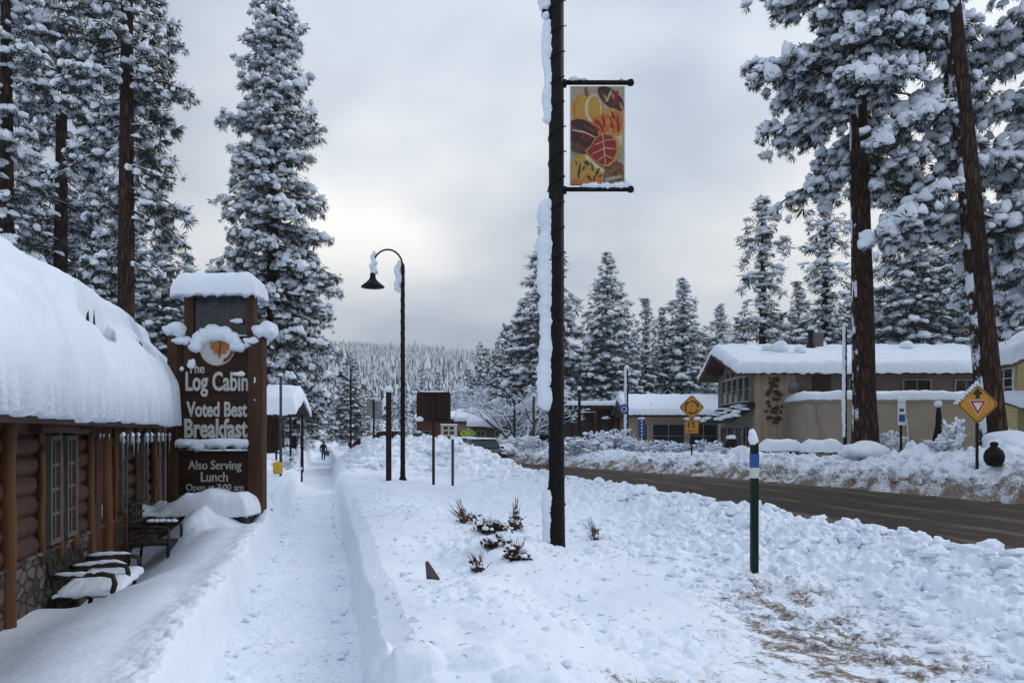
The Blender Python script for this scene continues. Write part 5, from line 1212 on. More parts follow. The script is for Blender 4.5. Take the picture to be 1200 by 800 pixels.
# the big pole with the banner
x, y = pxy(652, 9.2); zb = G(x, y) - .12
PL = thing('banner_pole', 'thick black street pole wrapped in a light string with an autumn banner', 'street lamp', (x, y, zb)); h = 8.7 - zb; rp = .094
MB().lathe([(.15, -.1), (.15, .06), (.112, .10), (.106, .2), (rp, 1.2), (rp * .93, h), (.03, h + .06), (.001, h + .1)], n=16).build('pole', M_black, PL)
pts = [(0, .45 - .45 * math.cos(a), h - .05 + .5 * math.sin(a)) for a in np.linspace(0, math.pi, 17)] + [(0, .9, h - .26)]
MB().tube(pts, .028, 8).build('arm', M_black, PL)
MB().lathe([(.03, -.18), (.075, -.24), (.085, -.36), (.12, -.42), (.20, -.50), (.33, -.60), (.335, -.63), (.18, -.52)], (0, .9, h), 20).build('lamp_shade', M_black, PL)
MB().tube([(-.09, 0, 6.72 - zb), (-.17, 0, 6.74 - zb)], .05, 10).build('bracket', M_black, PL)
m = MB(); [m.blob((-.135 - .02 * (i % 2), -.02, 6.80 - zb + .06 * i), (.075, .09, .08), i + 4) for i in range(5)]; m.blob((-.13, -.02, 6.68 - zb), (.05, .07, .05), 3); m.build('snow_clump', M_padsnow, PL)
ws = MB(); hp = helix(rp * 1.05, .35, h - .3, .30, 0, 16); ws.tube(hp, .0065, 5)
for i in range(5, len(hp), 5):
    a = Vector((hp[i][0], hp[i][1], 0)).normalized(); c = Vector(hp[i]) + a * .014; ws.lathe([(.001, -.012), (.007, -.006), (.007, .008), (.001, .014)], c, 6)
ws.build('light_string', M_black, PL)
def Zp(py): return EYE + (HORIZON - py) / FPX * 9.2 - zb
add_strips(PL, [(Zp(146), Zp(24), .115, .80), (Zp(482), Zp(233), .19, .85), (Zp(640), Zp(572), .12, .9), (Zp(566), Zp(548), .03, .5)], rp * .98, 7)
# banner and its two arms
def bx(px): return (px - 652) / FPX * 9.2
za, zc_ = Zp(97), Zp(222)
for z_ in (za, zc_):
    m = MB(); m.tube([(.05, 0, z_), (bx(737), 0, z_)], .028, 10); m.lathe([(.001, -.045), (.035, -.03), (.045, 0), (.035, .03), (.001, .045)], (bx(739), 0, z_), 12); m.tube([(.0, 0, z_ - .01), (.12, 0, z_ - .01)], .05, 10); m.build('banner_arm', M_black, PL)
for a_, r_, q_ in ((673, (.07, .04, .035), .035), (684, (.05, .035, .02), .03), (728, (.02, .03, .012), .03)): MB().blob((bx(a_), -.01, za + q_), r_, a_).build('snow_cap', M_padsnow, PL)
m = MB()
for i in range(9): m.blob((bx(685 + 5.4 * i), -.005, zc_ + .035), (.05, .04, .03 + .012 * ((i * 7) % 3)), i + 30)
m.build('snow_cap', M_padsnow, PL); MB().blob((bx(735), 0, zc_ + .05), (.05, .045, .06), 61).build('snow_cap', M_padsnow, PL)
x0, x1, z0, z1 = bx(669), bx(731), zc_ + .045, za - .045; W_, H2 = x1 - x0, z1 - z0
BC = [pm('banner_' + n_, a, b, 22, .75) for n_, a, b in (('tan', (.36, .31, .22), (.27, .22, .15)), ('gold', (.44, .25, .055), (.36, .20, .04)), ('red', (.26, .024, .022), (.20, .02, .02)), ('orange', (.46, .17, .045), (.38, .12, .03)),
      ('dark', (.035, .016, .018), (.07, .022, .02)), ('green', (.030, .042, .024), (.05, .06, .03)), ('hem', (.55, .57, .60), (.45, .47, .5)), ('cream', (.55, .46, .30), (.46, .37, .22)), ('brown', (.20, .10, .045), (.13, .06, .03)))]
b = MB(); b.box(x0, x1, -.004, .004, z0, z1, 0); b.box(x0 - .012, x0 - .0005, -.006, .006, z0, z1, 6); b.box(x1 + .0005, x1 + .016, -.006, .006, z0, z1, 6)
lay = [0]
def shp(poly, m_, clip=True):
    lay[0] += 1; y_ = -.0045 - .00035 * lay[0]
    q = [(x0 + min(max(u, .0), 1) * W_, z1 - min(max(v, .0), 1) * H2) for u, v in poly]; b.prism(q[::-1], y_, y_ + .0003, m_)
def ell(cu, cv, ru, rv, rot=0, n=28, a0=0, a1=2 * math.pi, wob=0):
    out = []
    for i in range(n):
        t = a0 + (a1 - a0) * i / n; k_ = 1 + wob * math.sin(5 * t); p_, q_ = ru * k_ * math.cos(t), rv * k_ * math.sin(t); c_, s_ = math.cos(rot), math.sin(rot); out.append((cu + p_ * c_ - q_ * s_, cv + (p_ * s_ + q_ * c_)))
    return out
shp(ell(.62, .50, .36, .22), 7); shp(ell(.85, .85, .22, .10, .2), 8)
shp(ell(.30, .235, .32, .155), 1); shp(ell(.20, .24, .16, .15), 3); shp(ell(.22, .235, .13, .145), 1); shp(ell(.42, .225, .16, .135), 7); shp(ell(.44, .225, .12, .125), 1)   # gold pumpkin with ribs
shp([(.27, .10), (.25, .02), (.30, .0), (.34, .10)], 8)
shp(ell(.76, .125, .27, .095, .35), 4)                                                                   # striped gourd, top right
for i in range(6): shp(ell(.58 + .075 * i, .075 + .035 * (i % 3) + .012 * i, .050, .022, .9), 3 if i % 2 else 5)
shp(ell(.84, .13, .03, .10, .5), 2); shp(ell(.72, .10, .02, .08, .7), 0)
shp(ell(.80, .365, .22, .14, .2), 1); shp(ell(.86, .36, .12, .12), 3)                                      # gold gourd with red blotches
for u, v in ((.72, .33), (.80, .30), (.88, .35), (.78, .40), (.90, .42), (.70, .40), (.62, .36)): shp(ell(u, v, .055, .026, u * 9, wob=.25), 2)
shp(ell(.55, .40, .20, .11, -.2), 3)
for u, v in ((.50, .37), (.58, .42), (.62, .36), (.47, .43)): shp(ell(u, v, .07, .025, u * 7, wob=.2), 2)
shp(ell(.22, .47, .30, .13, .15), 4)                                                                     # dark gourd with pale seams
for i in range(6): shp(ell(.04 + .085 * i, .42 + .022 * (i % 3), .05, .016, .5), 5 if i % 2 else 2)
for i in range(6): shp(ell(.06 + .08 * i, .52 + .02 * (i % 2), .045, .015, -.3), 5 if i % 2 else 2)
shp([(.02, .44), (.25, .46), (.48, .52), (.48, .528), (.25, .475), (.02, .452)], 7); shp(ell(.18, .60, .22, .07, .4), 4); shp(ell(.10, .62, .10, .05), 5)
for i in range(4): shp(ell(.05 + .08 * i, .59 + .02 * i, .04, .014, .8), 2)
# the big leaf
shp([(.64, .485), (.80, .49), (.90, .56), (.92, .66), (.84, .76), (.70, .815), (.55, .80), (.40, .73), (.26, .66), (.38, .60), (.46, .52)], 1)
shp([(.62, .49), (.76, .50), (.85, .57), (.86, .66), (.80, .75), (.68, .80), (.55, .79), (.41, .725), (.29, .662), (.40, .60), (.47, .53)], 2)
for a_ in ([(.585, .47), (.60, .47), (.655, .80), (.645, .80)], [(.60, .55), (.605, .555), (.80, .545), (.80, .54)], [(.61, .62), (.615, .628), (.83, .64), (.83, .634)], [(.625, .69), (.63, .698), (.79, .74), (.79, .734)],
           [(.60, .56), (.60, .568), (.45, .60), (.45, .594)], [(.615, .63), (.615, .638), (.40, .69), (.40, .684)], [(.63, .70), (.63, .708), (.50, .76), (.50, .754)]): shp(a_, 7)
shp([(.0, .80), (.12, .70), (.28, .685), (.42, .78), (.62, .86), (.60, .93), (.50, .985), (.0, .985)], 1); shp(ell(.40, .95, .2, .05), 3); shp([(.28, .685), (.62, .855), (.60, .885), (.40, .80), (.27, .73)], 7)
for u, v, r_ in ((.30, .78, .06), (.40, .82, .05), (.50, .87, .055), (.16, .84, .06), (.14, .90, .05), (.24, .83, .04), (.34, .93, .05), (.44, .94, .04), (.55, .91, .03), (.10, .78, .03)): shp(ell(u, v, r_, r_ * .38, u * 11, wob=.2), 5)
shp(ell(.10, .965, .12, .03), 3); shp(ell(.72, .92, .10, .05, .3), 8); shp([(.70, .86), (.92, .80), (.95, .83), (.72, .90)], 8); shp([(.64, .93), (.95, .90), (.96, .93), (.66, .965)], 0)
b.build('banner', BC, PL)

def post_thing(name, label, cat, px, ytop, ybot, d, r, mat_, snow_top=True, square=False, group=None):
    q = P(px, ybot, d); zb = min(q.z, G(q.x, d)) - .25; h = P(px, ytop, d).z - zb
    t = thing(name, label, cat, (q.x, q.y, zb), .1, group)
    (MB().box(-r, r, -r, r, 0, h) if square else MB().tube([(0, 0, 0), (0, 0, h)], r, 10)).build('post', mat_, t, bevel=.004 if square else 0)
    if snow_top: MB().blob((0, 0, h + r * .3), (r * 1.5, r * 1.5, r * 1.8), int(px)).build('snow_cap', M_padsnow, t)
    return t, h
# snow stake at the near bank
t, h = post_thing('snow_marker', 'dark green road marker post with blue and white bands and a snow tip', 'marker post', 884, 519, 657, 7.6, .033, M_green, False, True)
MB().box(-.035, .035, -.035, .035, h - .24, h - .105).build('blue_band', M_blue, t); MB().box(-.035, .035, -.035, .035, h - .345, h - .242).build('white_band', M_white, t)
m = MB(); m.blob((-.01, 0, h + .03), (.048, .045, .085), 5); m.blob((-.02, 0, h + .09), (.034, .035, .05), 6); m.build('snow_cap', M_padsnow, t)
post_thing('brown_post', 'plain dark brown post left of the gooseneck lamp on the snow pile', 'post', 455.5, 458, 549, 21.5, .075, M_brownmetal, True, True)
post_thing('thin_post', 'thin dark pole with small grey cap right of the blank brown sign', 'post', 530.5, 514, 558, 19.5, .035, M_galv, True)
t, h = post_thing('hydrant_marker', 'slim grey pole with a yellow sleeve low down beside the wooden sign', 'marker post', 329, 440, 538, 20, .035, M_galv, True)
MB().lathe([(.001, .34), (.11, .34), (.13, .40), (.12, .62), (.06, .66), (.001, .66)], (-.07, -.02, 0), 12).build('yellow_sleeve', pm('yellow_plastic', (.55, .36, .02), (.48, .3, .02), 6, .5), t)
# blank brown sign seen from the back
q = P(508, 557, 20.2); zb = G(q.x, q.y) - .2; t = thing('blank_sign', 'back of a brown rounded traffic sign on a brown post', 'sign', (q.x, q.y, zb), .02)
ztop, zbot = P(0, 459, 20.2).z - zb, P(0, 493, 20.2).z - zb; w = 20 / FPX * 20.2 * 2
def rrect(x0, x1, z0, z1, r_): 
    out = []
    for cx_, cz_, a0 in ((x1 - r_, z1 - r_, 0), (x0 + r_, z1 - r_, 90), (x0 + r_, z0 + r_, 180), (x1 - r_, z0 + r_, 270)): out += [(cx_ + r_ * math.cos(R(a0 + i * 18)), cz_ + r_ * math.sin(R(a0 + i * 18))) for i in range(6)]
    return out
MB().prism(rrect(-w / 2, w / 2, zbot, ztop, .07), .03, .045).build('sign_panel', M_brownmetal, t)
MB().box(-.035, .035, -.035, .029, 0, ztop - .03).build('post', M_brownmetal, t)
m = MB(); m.blob((-w / 2 + .08, .0, zbot + .04), (.12, .05, .08), 3); m.build('snow_clump', M_padsnow, t); m = MB(); m.blob((0, .035, ztop + .005), (w * .42, .03, .025), 4); m.build('snow_cap', M_padsnow, t)
# grey sign backs beyond the pile
q = P(438, 495, 40); zb = G(q.x, q.y) - .2; t = thing('traffic_sign', 'two grey sign backs side by side on a dark post beyond the snow pile', 'sign', (q.x, q.y, zb), 0)
for a0, a1, y0_, y1_ in ((-.37, -.06, 468, 487), (-.04, .42, 470, 491)): MB().box(a0, a1, .02, .04, P(0, y1_, 40).z - zb, P(0, y0_, 40).z - zb).build('sign_panel', M_grey, t)
MB().box(-.05, .05, -.03, .019, 0, P(0, 466, 40).z - zb).build('post', M_brownmetal, t); MB().blob((.05, 0, P(0, 467, 40).z - zb), (.3, .06, .06), 3).build('snow_cap', M_padsnow, t)

# diamond warning signs
def diamond(label, px, yc, ybot, d, half, mat_, rz=0.0, name='warning_sign', rp=.03, snow_edge=True):
    q = P(px, ybot, d); zb = min(q.z, G(q.x, q.y)) - .2; t = thing(name, label, 'sign', (q.x, q.y, zb), rz); zc = P(px, yc, d).z - zb; S = half / FPX * d
    def dm(s_, r_=.1):
        pts = []
        for k_ in range(4):
            a = math.pi / 2 * k_; c = (math.cos(a), math.sin(a)); n0 = (math.cos(a - math.pi / 2), math.sin(a - math.pi / 2)); n1 = (math.cos(a + math.pi / 2), math.sin(a + math.pi / 2))
            for u in (0, .33, .66, 1): 
                e0 = r_ * (1 - u); e1 = r_ * u; pts.append((s_ * (c[0] * (1 - e0 - e1) + n0[0] * e0 + n1[0] * e1) * 1.0, zc + s_ * (c[1] * (1 - e0 - e1) + n0[1] * e0 + n1[1] * e1)))
        return pts
    m = MB(); m.prism(dm(S), -.030, -.024, 0); m.prism(dm(S * .95), -.0325, -.0302, 1); m.prism(dm(S * .89), -.035, -.0327, 0)
    pan = m.build('sign_panel', [mat_, M_signblack], t); MB().box(-rp, rp, -.0235, .03, 0, zc + S * .8).build('post', M_brownmetal, t)
    if snow_edge:
        m = MB()
        for i in range(9): u = i / 8; m.blob((-S * (1 - u) * .98 - .02, -.02, zc + S * u * .98 + .02), (.07, .05, .05), i + int(px))
        m.build('snow_edge', M_padsnow, t)
    return t, zc, S
t, zc, S = diamond('amber roundabout warning diamond above a fifteen speed plate', 810.5, 477, 531, 33, 15, M_yellow, -.06, snow_edge=False)
m = MB(); n = 10
for k_ in range(3):
    a0 = R(100 + 120 * k_); a1 = a0 - R(78); r0, r1 = S * .43, S * .54
    arc = [(r1 * math.cos(a0 + (a1 - a0) * i / n), zc + r1 * math.sin(a0 + (a1 - a0) * i / n)) for i in range(n + 1)] + [(r0 * math.cos(a1 + (a0 - a1) * i / n), zc + r0 * math.sin(a1 + (a0 - a1) * i / n)) for i in range(n + 1)]
    m.prism(arc[::-1], -.0375, -.0352)
    rm = (r0 + r1) / 2; ah = a1 - R(30)
    hd = [((rm - S * .14) * math.cos(a1), zc + (rm - S * .14) * math.sin(a1)), ((rm + S * .14) * math.cos(a1), zc + (rm + S * .14) * math.sin(a1)), (rm * math.cos(ah), zc + rm * math.sin(ah))]
    m.prism(hd, -.0385, -.0376)
m.build('roundabout_symbol', M_signblack, t)
zt_, zb_ = zc - S * 1.02, zc - S * 1.02 - .78 * (33 / 33)
wq = 8.0 / FPX * 33
pl = MB(); pl.prism(rrect(-wq, wq, zt_ - 2 * wq * .98, zt_, .06), -.030, -.024, 0); pl.prism(rrect(-wq * .93, wq * .93, zt_ - wq * 1.9, zt_ - wq * .07, .05), -.032, -.0302, 1); pl.prism(rrect(-wq * .88, wq * .88, zt_ - wq * 1.85, zt_ - wq * .12, .05), -.034, -.0322, 0)
pl.build('speed_plate', [M_yellow, M_signblack], t)
text_obj('15', wq * 1.1, wq * .85, .004, M_signblack, 'speed_number', t, (0, -.037, zt_ - wq * .68), .02); text_obj('M.P.H.', wq * 1.15, wq * .32, .004, M_signblack, 'speed_unit', t, (0, -.037, zt_ - wq * 1.52), .01)
for c_, r_, q_ in (((0, 0, zc + S), (.05, .04, .03), 2), ((.22, 0, zt_ + .06), (.18, .05, .10), 6), ((-.2, 0, zt_ + .05), (.16, .05, .06), 7)): MB().blob(c_, r_, q_).build('snow_clump', M_padsnow, t)
t, zc, S = diamond('amber yield ahead diamond sign in front of the leaning pine', 1145, 473.5, 531, 20.6, 23.8, M_yellow, -.10)
m = MB(); tr_ = [(-.42, .20), (.42, .20), (.0, -.58)]
def tri(k_, cy=-.06): return [(S * a * k_, zc + S * ((b_ - cy) * k_ + cy)) for a, b_ in tr_]
m.prism(tri(1.0), -.0375, -.0352, 0); m.prism(tri(.90), -.039, -.0377, 1); m.prism(tri(.52), -.0405, -.0392, 2)
ar = [(-.10, .28), (.10, .28), (.10, .48), (.27, .48), (.0, .80), (-.27, .48), (-.10, .48)]; m.prism([(S * a, zc + S * b_) for a, b_ in ar], -.0375, -.0352, 3)
m.build('yield_symbol', [M_signwhite, M_signred, M_signwhite, M_signblack], t)
# lime pedestrian signs at the crossing
for px, d, lab in ((543.5, 50, 'lime pedestrian crossing diamond left of the other one, above the dark car roof'), (553, 51.5, 'lime pedestrian crossing diamond nearer the brown cabin door')):
    t, zc, S = diamond(lab, px, 507.5, 527, d, 5.6 if px < 550 else 4.9, M_lime, 0, snow_edge=False, rp=.035)
    m = MB(); m.lathe([(.001, -.07), (.07, 0), (.001, .07)], (0, 0, 0), 8) if False else disc(m, .0, zc + S * .38, S * .11, -.0375, -.0352, 0, 12)
    m.prism([(-.12 * S, zc + .24 * S), (.12 * S, zc + .24 * S), (.14 * S, zc - .08 * S), (-.10 * S, zc - .08 * S)], -.0375, -.0352)
    m.bar((-.02 * S, -.0364, zc - .06 * S), (-.24 * S, -.0364, zc - .46 * S), .0022, .10 * S, 0); m.bar((.04 * S, -.0364, zc - .06 * S), (.22 * S, -.0364, zc - .46 * S), .0022, .10 * S, 0)
    m.bar((-.10 * S, -.0366, zc + .2 * S), (-.30 * S, -.0366, zc - .04 * S), .0022, .07 * S, 0); m.bar((.12 * S, -.0366, zc + .2 * S), (.30 * S, -.0366, zc + .0 * S), .0022, .07 * S, 0)
    m.build('walker_symbol', M_signblack, t)
# small signs at the junction
q = P(483, 513, 52); zb = G(q.x, q.y) - .2; t = thing('chevron_sign', 'small white sign with black chevrons behind the snow pile', 'sign', (q.x, q.y, zb)); z_ = q.z - zb
MB().box(-.28, .28, -.03, -.02, z_ - .15, z_ + .15).build('sign_panel', M_signwhite, t); MB().box(-.03, .03, -.019, .03, 0, z_ + .1).build('post', M_galv, t); m = MB()
for i in range(3):
    c = -.19 + .17 * i; m.prism([(c, z_ + .12), (c + .07, z_ + .12), (c + .15, z_), (c + .07, z_ - .12), (c, z_ - .12), (c + .08, z_)][::-1], -.033, -.0302)
m.build('chevrons', M_signblack, t)
q = P(491, 509.5, 50); zb = G(q.x, q.y) - .2; t = thing('street_name_sign', 'small green street name sign with snow on top beyond the pile', 'sign', (q.x, q.y, zb)); z_ = q.z - zb
MB().box(-.36, .36, -.03, -.02, z_ - .15, z_ + .15).build('sign_panel', pm('sign_green', (.01, .10, .06), (.01, .085, .05), 5, .5), t); MB().box(-.03, .03, -.019, .03, 0, z_ + .1).build('post', M_galv, t); MB().blob((-.05, 0, z_ + .17), (.25, .06, .12), 3).build('snow_cap', M_padsnow, t)
q = P(526, 512, 48); zb = G(q.x, q.y) - .2; t = thing('notice_board', 'white notice board with dark posters right of the blank brown sign', 'notice board', (q.x, q.y, zb)); z_ = P(0, 498, 48).z - zb; z2 = P(0, 511, 48).z - zb
MB().box(-.5, .5, -.04, .0, z2, z_).build('board', M_white, t); m = MB()
for a_, c_ in ((-.33, 0), (.05, 1)):
    for b_ in (.12, .42): m.box(a_, a_ + .28, -.046, -.041, z2 + b_, z2 + b_ + .2)
m.build('posters', M_redwall, t)
for a_ in (-.42, .42): MB().box(a_ - .04, a_ + .04, .001, .06, 0, z_ - .05).build('post', M_white, t)
m = MB(); [m.blob((-.4 + .2 * i, -.02, z_ + .02), (.16, .08, .06), i) for i in range(5)]; m.build('snow_cap', M_padsnow, t)
# poles in the middle distance
t, h = post_thing('light_pole', 'dark pole with curved arm rising in front of the far brown cabin', 'street lamp', 603, 469, 531, 56, .085, M_black, False)
MB().tube([(0, 0, h - .05), (-.35, 0, h + .35), (-.95, 0, h + .85), (-1.75, 0, h + 1.15)], .05, 8).build('arm', M_black, t); MB().box(-2.1, -1.6, -.1, .1, h + 1.08, h + 1.2).build('lamp_head', M_black, t)
post_thing('light_pole', 'grey pole with snow on its left side just left of the banner pole', 'pole', 625.5, 464, 527, 50, .09, M_galv, True)
post_thing('light_pole', 'dark pole standing in front of the dark lodge right of the banner pole', 'pole', 679, 456, 528, 46, .09, M_black, True)
t, h = post_thing('light_pole', 'snow plastered pole carrying a round blue sign beside the low shop', 'pole', 734.5, 432, 520, 46, .10, M_black, True)
add_strips(t, [(1.0, h, .11, 1.4)], .1, 31)
m = MB(); z_ = P(0, 469, 46).z - P(0, 520, 46).z + .25; disc(m, -.2, z_, .30, -.16, -.13, 0, 24); disc(m, -.2, z_, .17, -.168, -.1605, 1, 20); disc(m, -.2, z_, .12, -.175, -.1685, 0, 20); m.build('round_sign', [M_blue, M_signwhite], t)
t, h = post_thing('light_pole', 'thin black pole spirally plastered with snow left of the big pine trunk', 'street lamp', 990.5, 382, 530, 27, .055, M_black, True); add_strips(t, [(.9, h, .075, 1.25)], .055, 41)
MB().tube(helix(.062, .6, h, .28), .008, 4).build('light_string', M_black, t)
# blue vertical shop sign
q = P(752, 527, 45); zb = G(q.x, q.y) - .2; t = thing('shop_sign', 'tall blue vertical sign at the corner of the low shop', 'sign', (q.x, q.y, zb)); z0_, z1_ = P(0, 512, 45).z - zb, P(0, 491, 45).z - zb
MB().box(-.2, .2, -.06, .06, z0_, z1_).build('sign_panel', M_blue, t, bevel=.02); MB().box(-.05, .05, -.04, .04, 0, z0_ - .003).build('post', M_white, t); m = MB()
for i in range(5): disc(m, 0, z0_ + .14 + .2 * i, .06, -.066, -.0605, 0, 10)
m.build('white_marks', M_signwhite, t); MB().blob((-.02, 0, z1_ + .02), (.24, .1, .08), 4).build('snow_cap', M_padsnow, t)
q = P(1056, 524, 26); zb = G(q.x, q.y) - .2; t = thing('parking_sign', 'small upright white and blue sign on a brown post by the annex wall', 'sign', (q.x, q.y, zb), .25); z0_, z1_ = P(0, 498, 26).z - zb, P(0, 470, 26).z - zb
MB().box(-.16, .16, -.04, -.02, z0_, z1_).build('sign_panel', M_signwhite, t, bevel=.008); m = MB(); m.box(-.12, .12, -.046, -.0405, z0_ + .12, z0_ + .36); m.box(-.10, .08, -.046, -.0405, z0_ + .46, z0_ + .56); m.build('blue_panel', M_blue, t)
MB().box(-.035, .035, -.019, .03, 0, z1_ - .05).build('post', M_brownmetal, t); MB().blob((0, -.02, z1_ + .06), (.17, .1, .14), 5).build('snow_cap', M_padsnow, t)
# folded parasol, ornament, mound, bin
q = P(1100, 521, 25.5); zb = G(q.x, q.y) - .1; t = thing('folded_parasol', 'folded dark garden parasol under a snow cap before the annex wall', 'parasol', (q.x, q.y, zb)); h = P(0, 474, 25.5).z - zb
MB().lathe([(.05, .1), (.05, h * .22), (.20, h * .26), (.17, h * .45), (.10, h * .62), (.085, h * .85), (.05, h), (.001, h + .02)], n=14).build('canopy', M_black, t); MB().tube([(0, 0, 0), (0, 0, h * .25)], .03, 8).build('pole', M_galv, t); MB().blob((-.02, 0, h), (.13, .13, .14), 3).build('snow_cap', M_padsnow, t)
q = P(1165, 541, 20.2); zb = G(q.x, q.y); zz = q.z; t = thing('garden_ornament', 'round black object with a knob on top in the bank below the leaning pine', 'garden ornament', (q.x, q.y, P(0, 517, 20.2).z - .66))
h = .66
MB().lathe([(.001, 0), (.16, .02), (.235, h * .22), (.25, h * .42), (.21, h * .62), (.12, h * .76), (.085, h * .80), (.10, h * .88), (.09, h * .96), (.001, h)], n=20).build('body', M_black, t)
MB().blob((.05, 0, h * .78), (.1, .08, .04), 3).build('snow_cap', M_padsnow, t)
for px, yy, d, r_, lab in ((1013, 528, 26, (.75, .5, .30), 'rounded snow mound right beside the big straight pine trunk'), (1188, 520, 23, (.75, .5, .36), 'snow mound at the right edge below the yellow house'), (868, 531, 36, (.5, .5, .35), 'snow mound at the shop window corner of the beige building'), (592, 527, 47, (.6, .6, .34), 'big lump of ploughed snow right of the parked dark cars')):
    q = P(px, yy, d); m = MB(); m.blob((0, 0, 0), r_, int(px), 0, .22, 24, .9); m.blob((r_[0] * .5, -.05, -.05), (r_[0] * .6, r_[1] * .7, r_[2] * .8), int(px) + 3, 0, .22, 18, .9); m.blob((-r_[0] * .6, .02, -.06), (r_[0] * .55, r_[1] * .7, r_[2] * .75), int(px) + 7, 0, .22, 18, .9); o = m.build('snow_mound', M_snow, None, (q.x, q.y, max(G(q.x, q.y), q.z))); tag(o, lab, 'snow mound')
q = P(857, 531, 38.5); t = thing('waste_bin', 'dark waste bin under the shingled awning', 'bin', (q.x, q.y, G(q.x, q.y) - .1)); MB().lathe([(.001, 0), (.24, .02), (.27, .8), (.29, .82), (.27, .86), (.12, .98), (.001, 1.0)], n=16).build('body', M_black, t); MB().blob((0, 0, 1.02), (.25, .25, .14), 2).build('snow_cap', M_padsnow, t)

# ================================================================== bench and chair by the cabin wall
def bench(loc, rz):
    t = thing('garden_bench', 'two seat dark garden bench with arched backs and snow on the seat', 'bench', loc, rz)      # local x: to the front, y: along
    for c in (-.31, .31):
        m = MB(); arch = [(-.30 - .0 * i, c + .27 * math.cos(a), .78 + .17 * math.sin(a)) for i, a in enumerate(np.linspace(0, math.pi, 13))]
        arch = [(-.22, c + .27, .42)] + [(-.22 - .12 * (z - .42) / .5, y_, z) for _, y_, z in arch] + [(-.22, c - .27, .42)]
        m.tube(arch, .024, 8)
        for k_ in range(-3, 4):
            y_ = c + k_ * .07; zt = .78 + .17 * math.sqrt(max(0, 1 - (k_ * .07 / .27) ** 2)); m.tube([(-.22, y_, .44), (-.26, y_ + .018 * math.sin(k_ * 2), .62), (-.22 - .12 * (zt - .42) / .5, y_, zt)], .009, 5)
        for z_ in (.55, .66, .77): m.tube([(-.22 - .12 * (z_ - .42) / .5, c - .26, z_), (-.215 - .12 * (z_ - .42) / .5, c + .26, z_)], .009, 5)
        m.build('backrest', M_furn, t)
    MB().box(-.24, .30, -.62, .62, .40, .44).build('seat', M_furn, t, bevel=.01)
    for y_ in (-.62, 0, .62):
        MB().tube([(-.26, y_, .62), (-.05, y_, .64), (.20, y_, .645), (.31, y_, .62), (.33, y_, .54), (.30, y_, .42)], .028, 8).build('armrest', M_furn, t)
        xs_ = np.linspace(-.22, .31, 14); MB().tube([(x_, y_ + .006 * math.sin(9 * x_ + y_), .66 + .012 * math.sin(7 * x_ + 3 * y_) - .03 * max(0, x_ - .2) / .1) for x_ in xs_], [.010 + .020 * (1 - abs(2 * i / 13 - 1) ** 3) * (.85 + .2 * math.sin(i * 1.9 + y_ * 5)) for i in range(14)], 9).build('armrest_snow', M_padsnow, t)
    for y_ in (-.58, .58):
        for x_ in (-.2, .27): MB().tube([(x_, y_, .41), (x_ + .02, y_, .2), (x_ - .01, y_, 0)], .025, 8).build('leg', M_furn, t)
    snow_slab('seat_snow', -.2, .33, -.60, .62, flat(.442), .11, t, 77, .09, .04, 50, 24, .03, .05, thf=lambda X, Y: .025 + .05 * sm(-.6, -.1, Y) + .02 * X)
    return t
u_ = Vector((-.2605, .9655)); n_ = Vector((.9655, .2605)); O_ = Vector((-4.64, 7.0))
def cabp(lx, ly): q = O_ + n_ * lx + u_ * ly; return q.x, q.y
x, y = cabp(.44, 1.35); bench((x, y, -.38), R(15.1))
def lattice_chair(loc, rz):
    t = thing('patio_chair', 'dark lattice back patio chair with snow on one arm by the cabin post', 'chair', loc, rz)
    m = MB()
    for k_ in range(5): m.box(-.27, -.245, -.22 + k_ * .10, -.19 + k_ * .10, .42, .98)
    for k_ in range(5): m.box(-.243, -.222, -.23, .23, .46 + k_ * .115, .49 + k_ * .115)
    m.build('backrest', M_furn, t); MB().box(-.24, .25, -.24, .24, .38, .42).build('seat', M_furn, t)
    for y_ in (-.26, .26): MB().tube([(-.25, y_, .62), (.1, y_, .64), (.28, y_, .62), (.27, y_, .1)], .022, 8).build('armrest', M_furn, t)
    for y_ in (-.2, .2): MB().tube([(-.24, y_, .40), (-.28, y_, 0)], .02, 8).build('leg', M_furn, t)
    m = MB(); [m.blob((-.15 + .08 * i, .26, .665), (.06, .04, .03), i) for i in range(5)]; m.build('armrest_snow', M_padsnow, t)
    return t
x, y = cabp(.62, 3.75); lattice_chair((x, y, -.22), R(5))

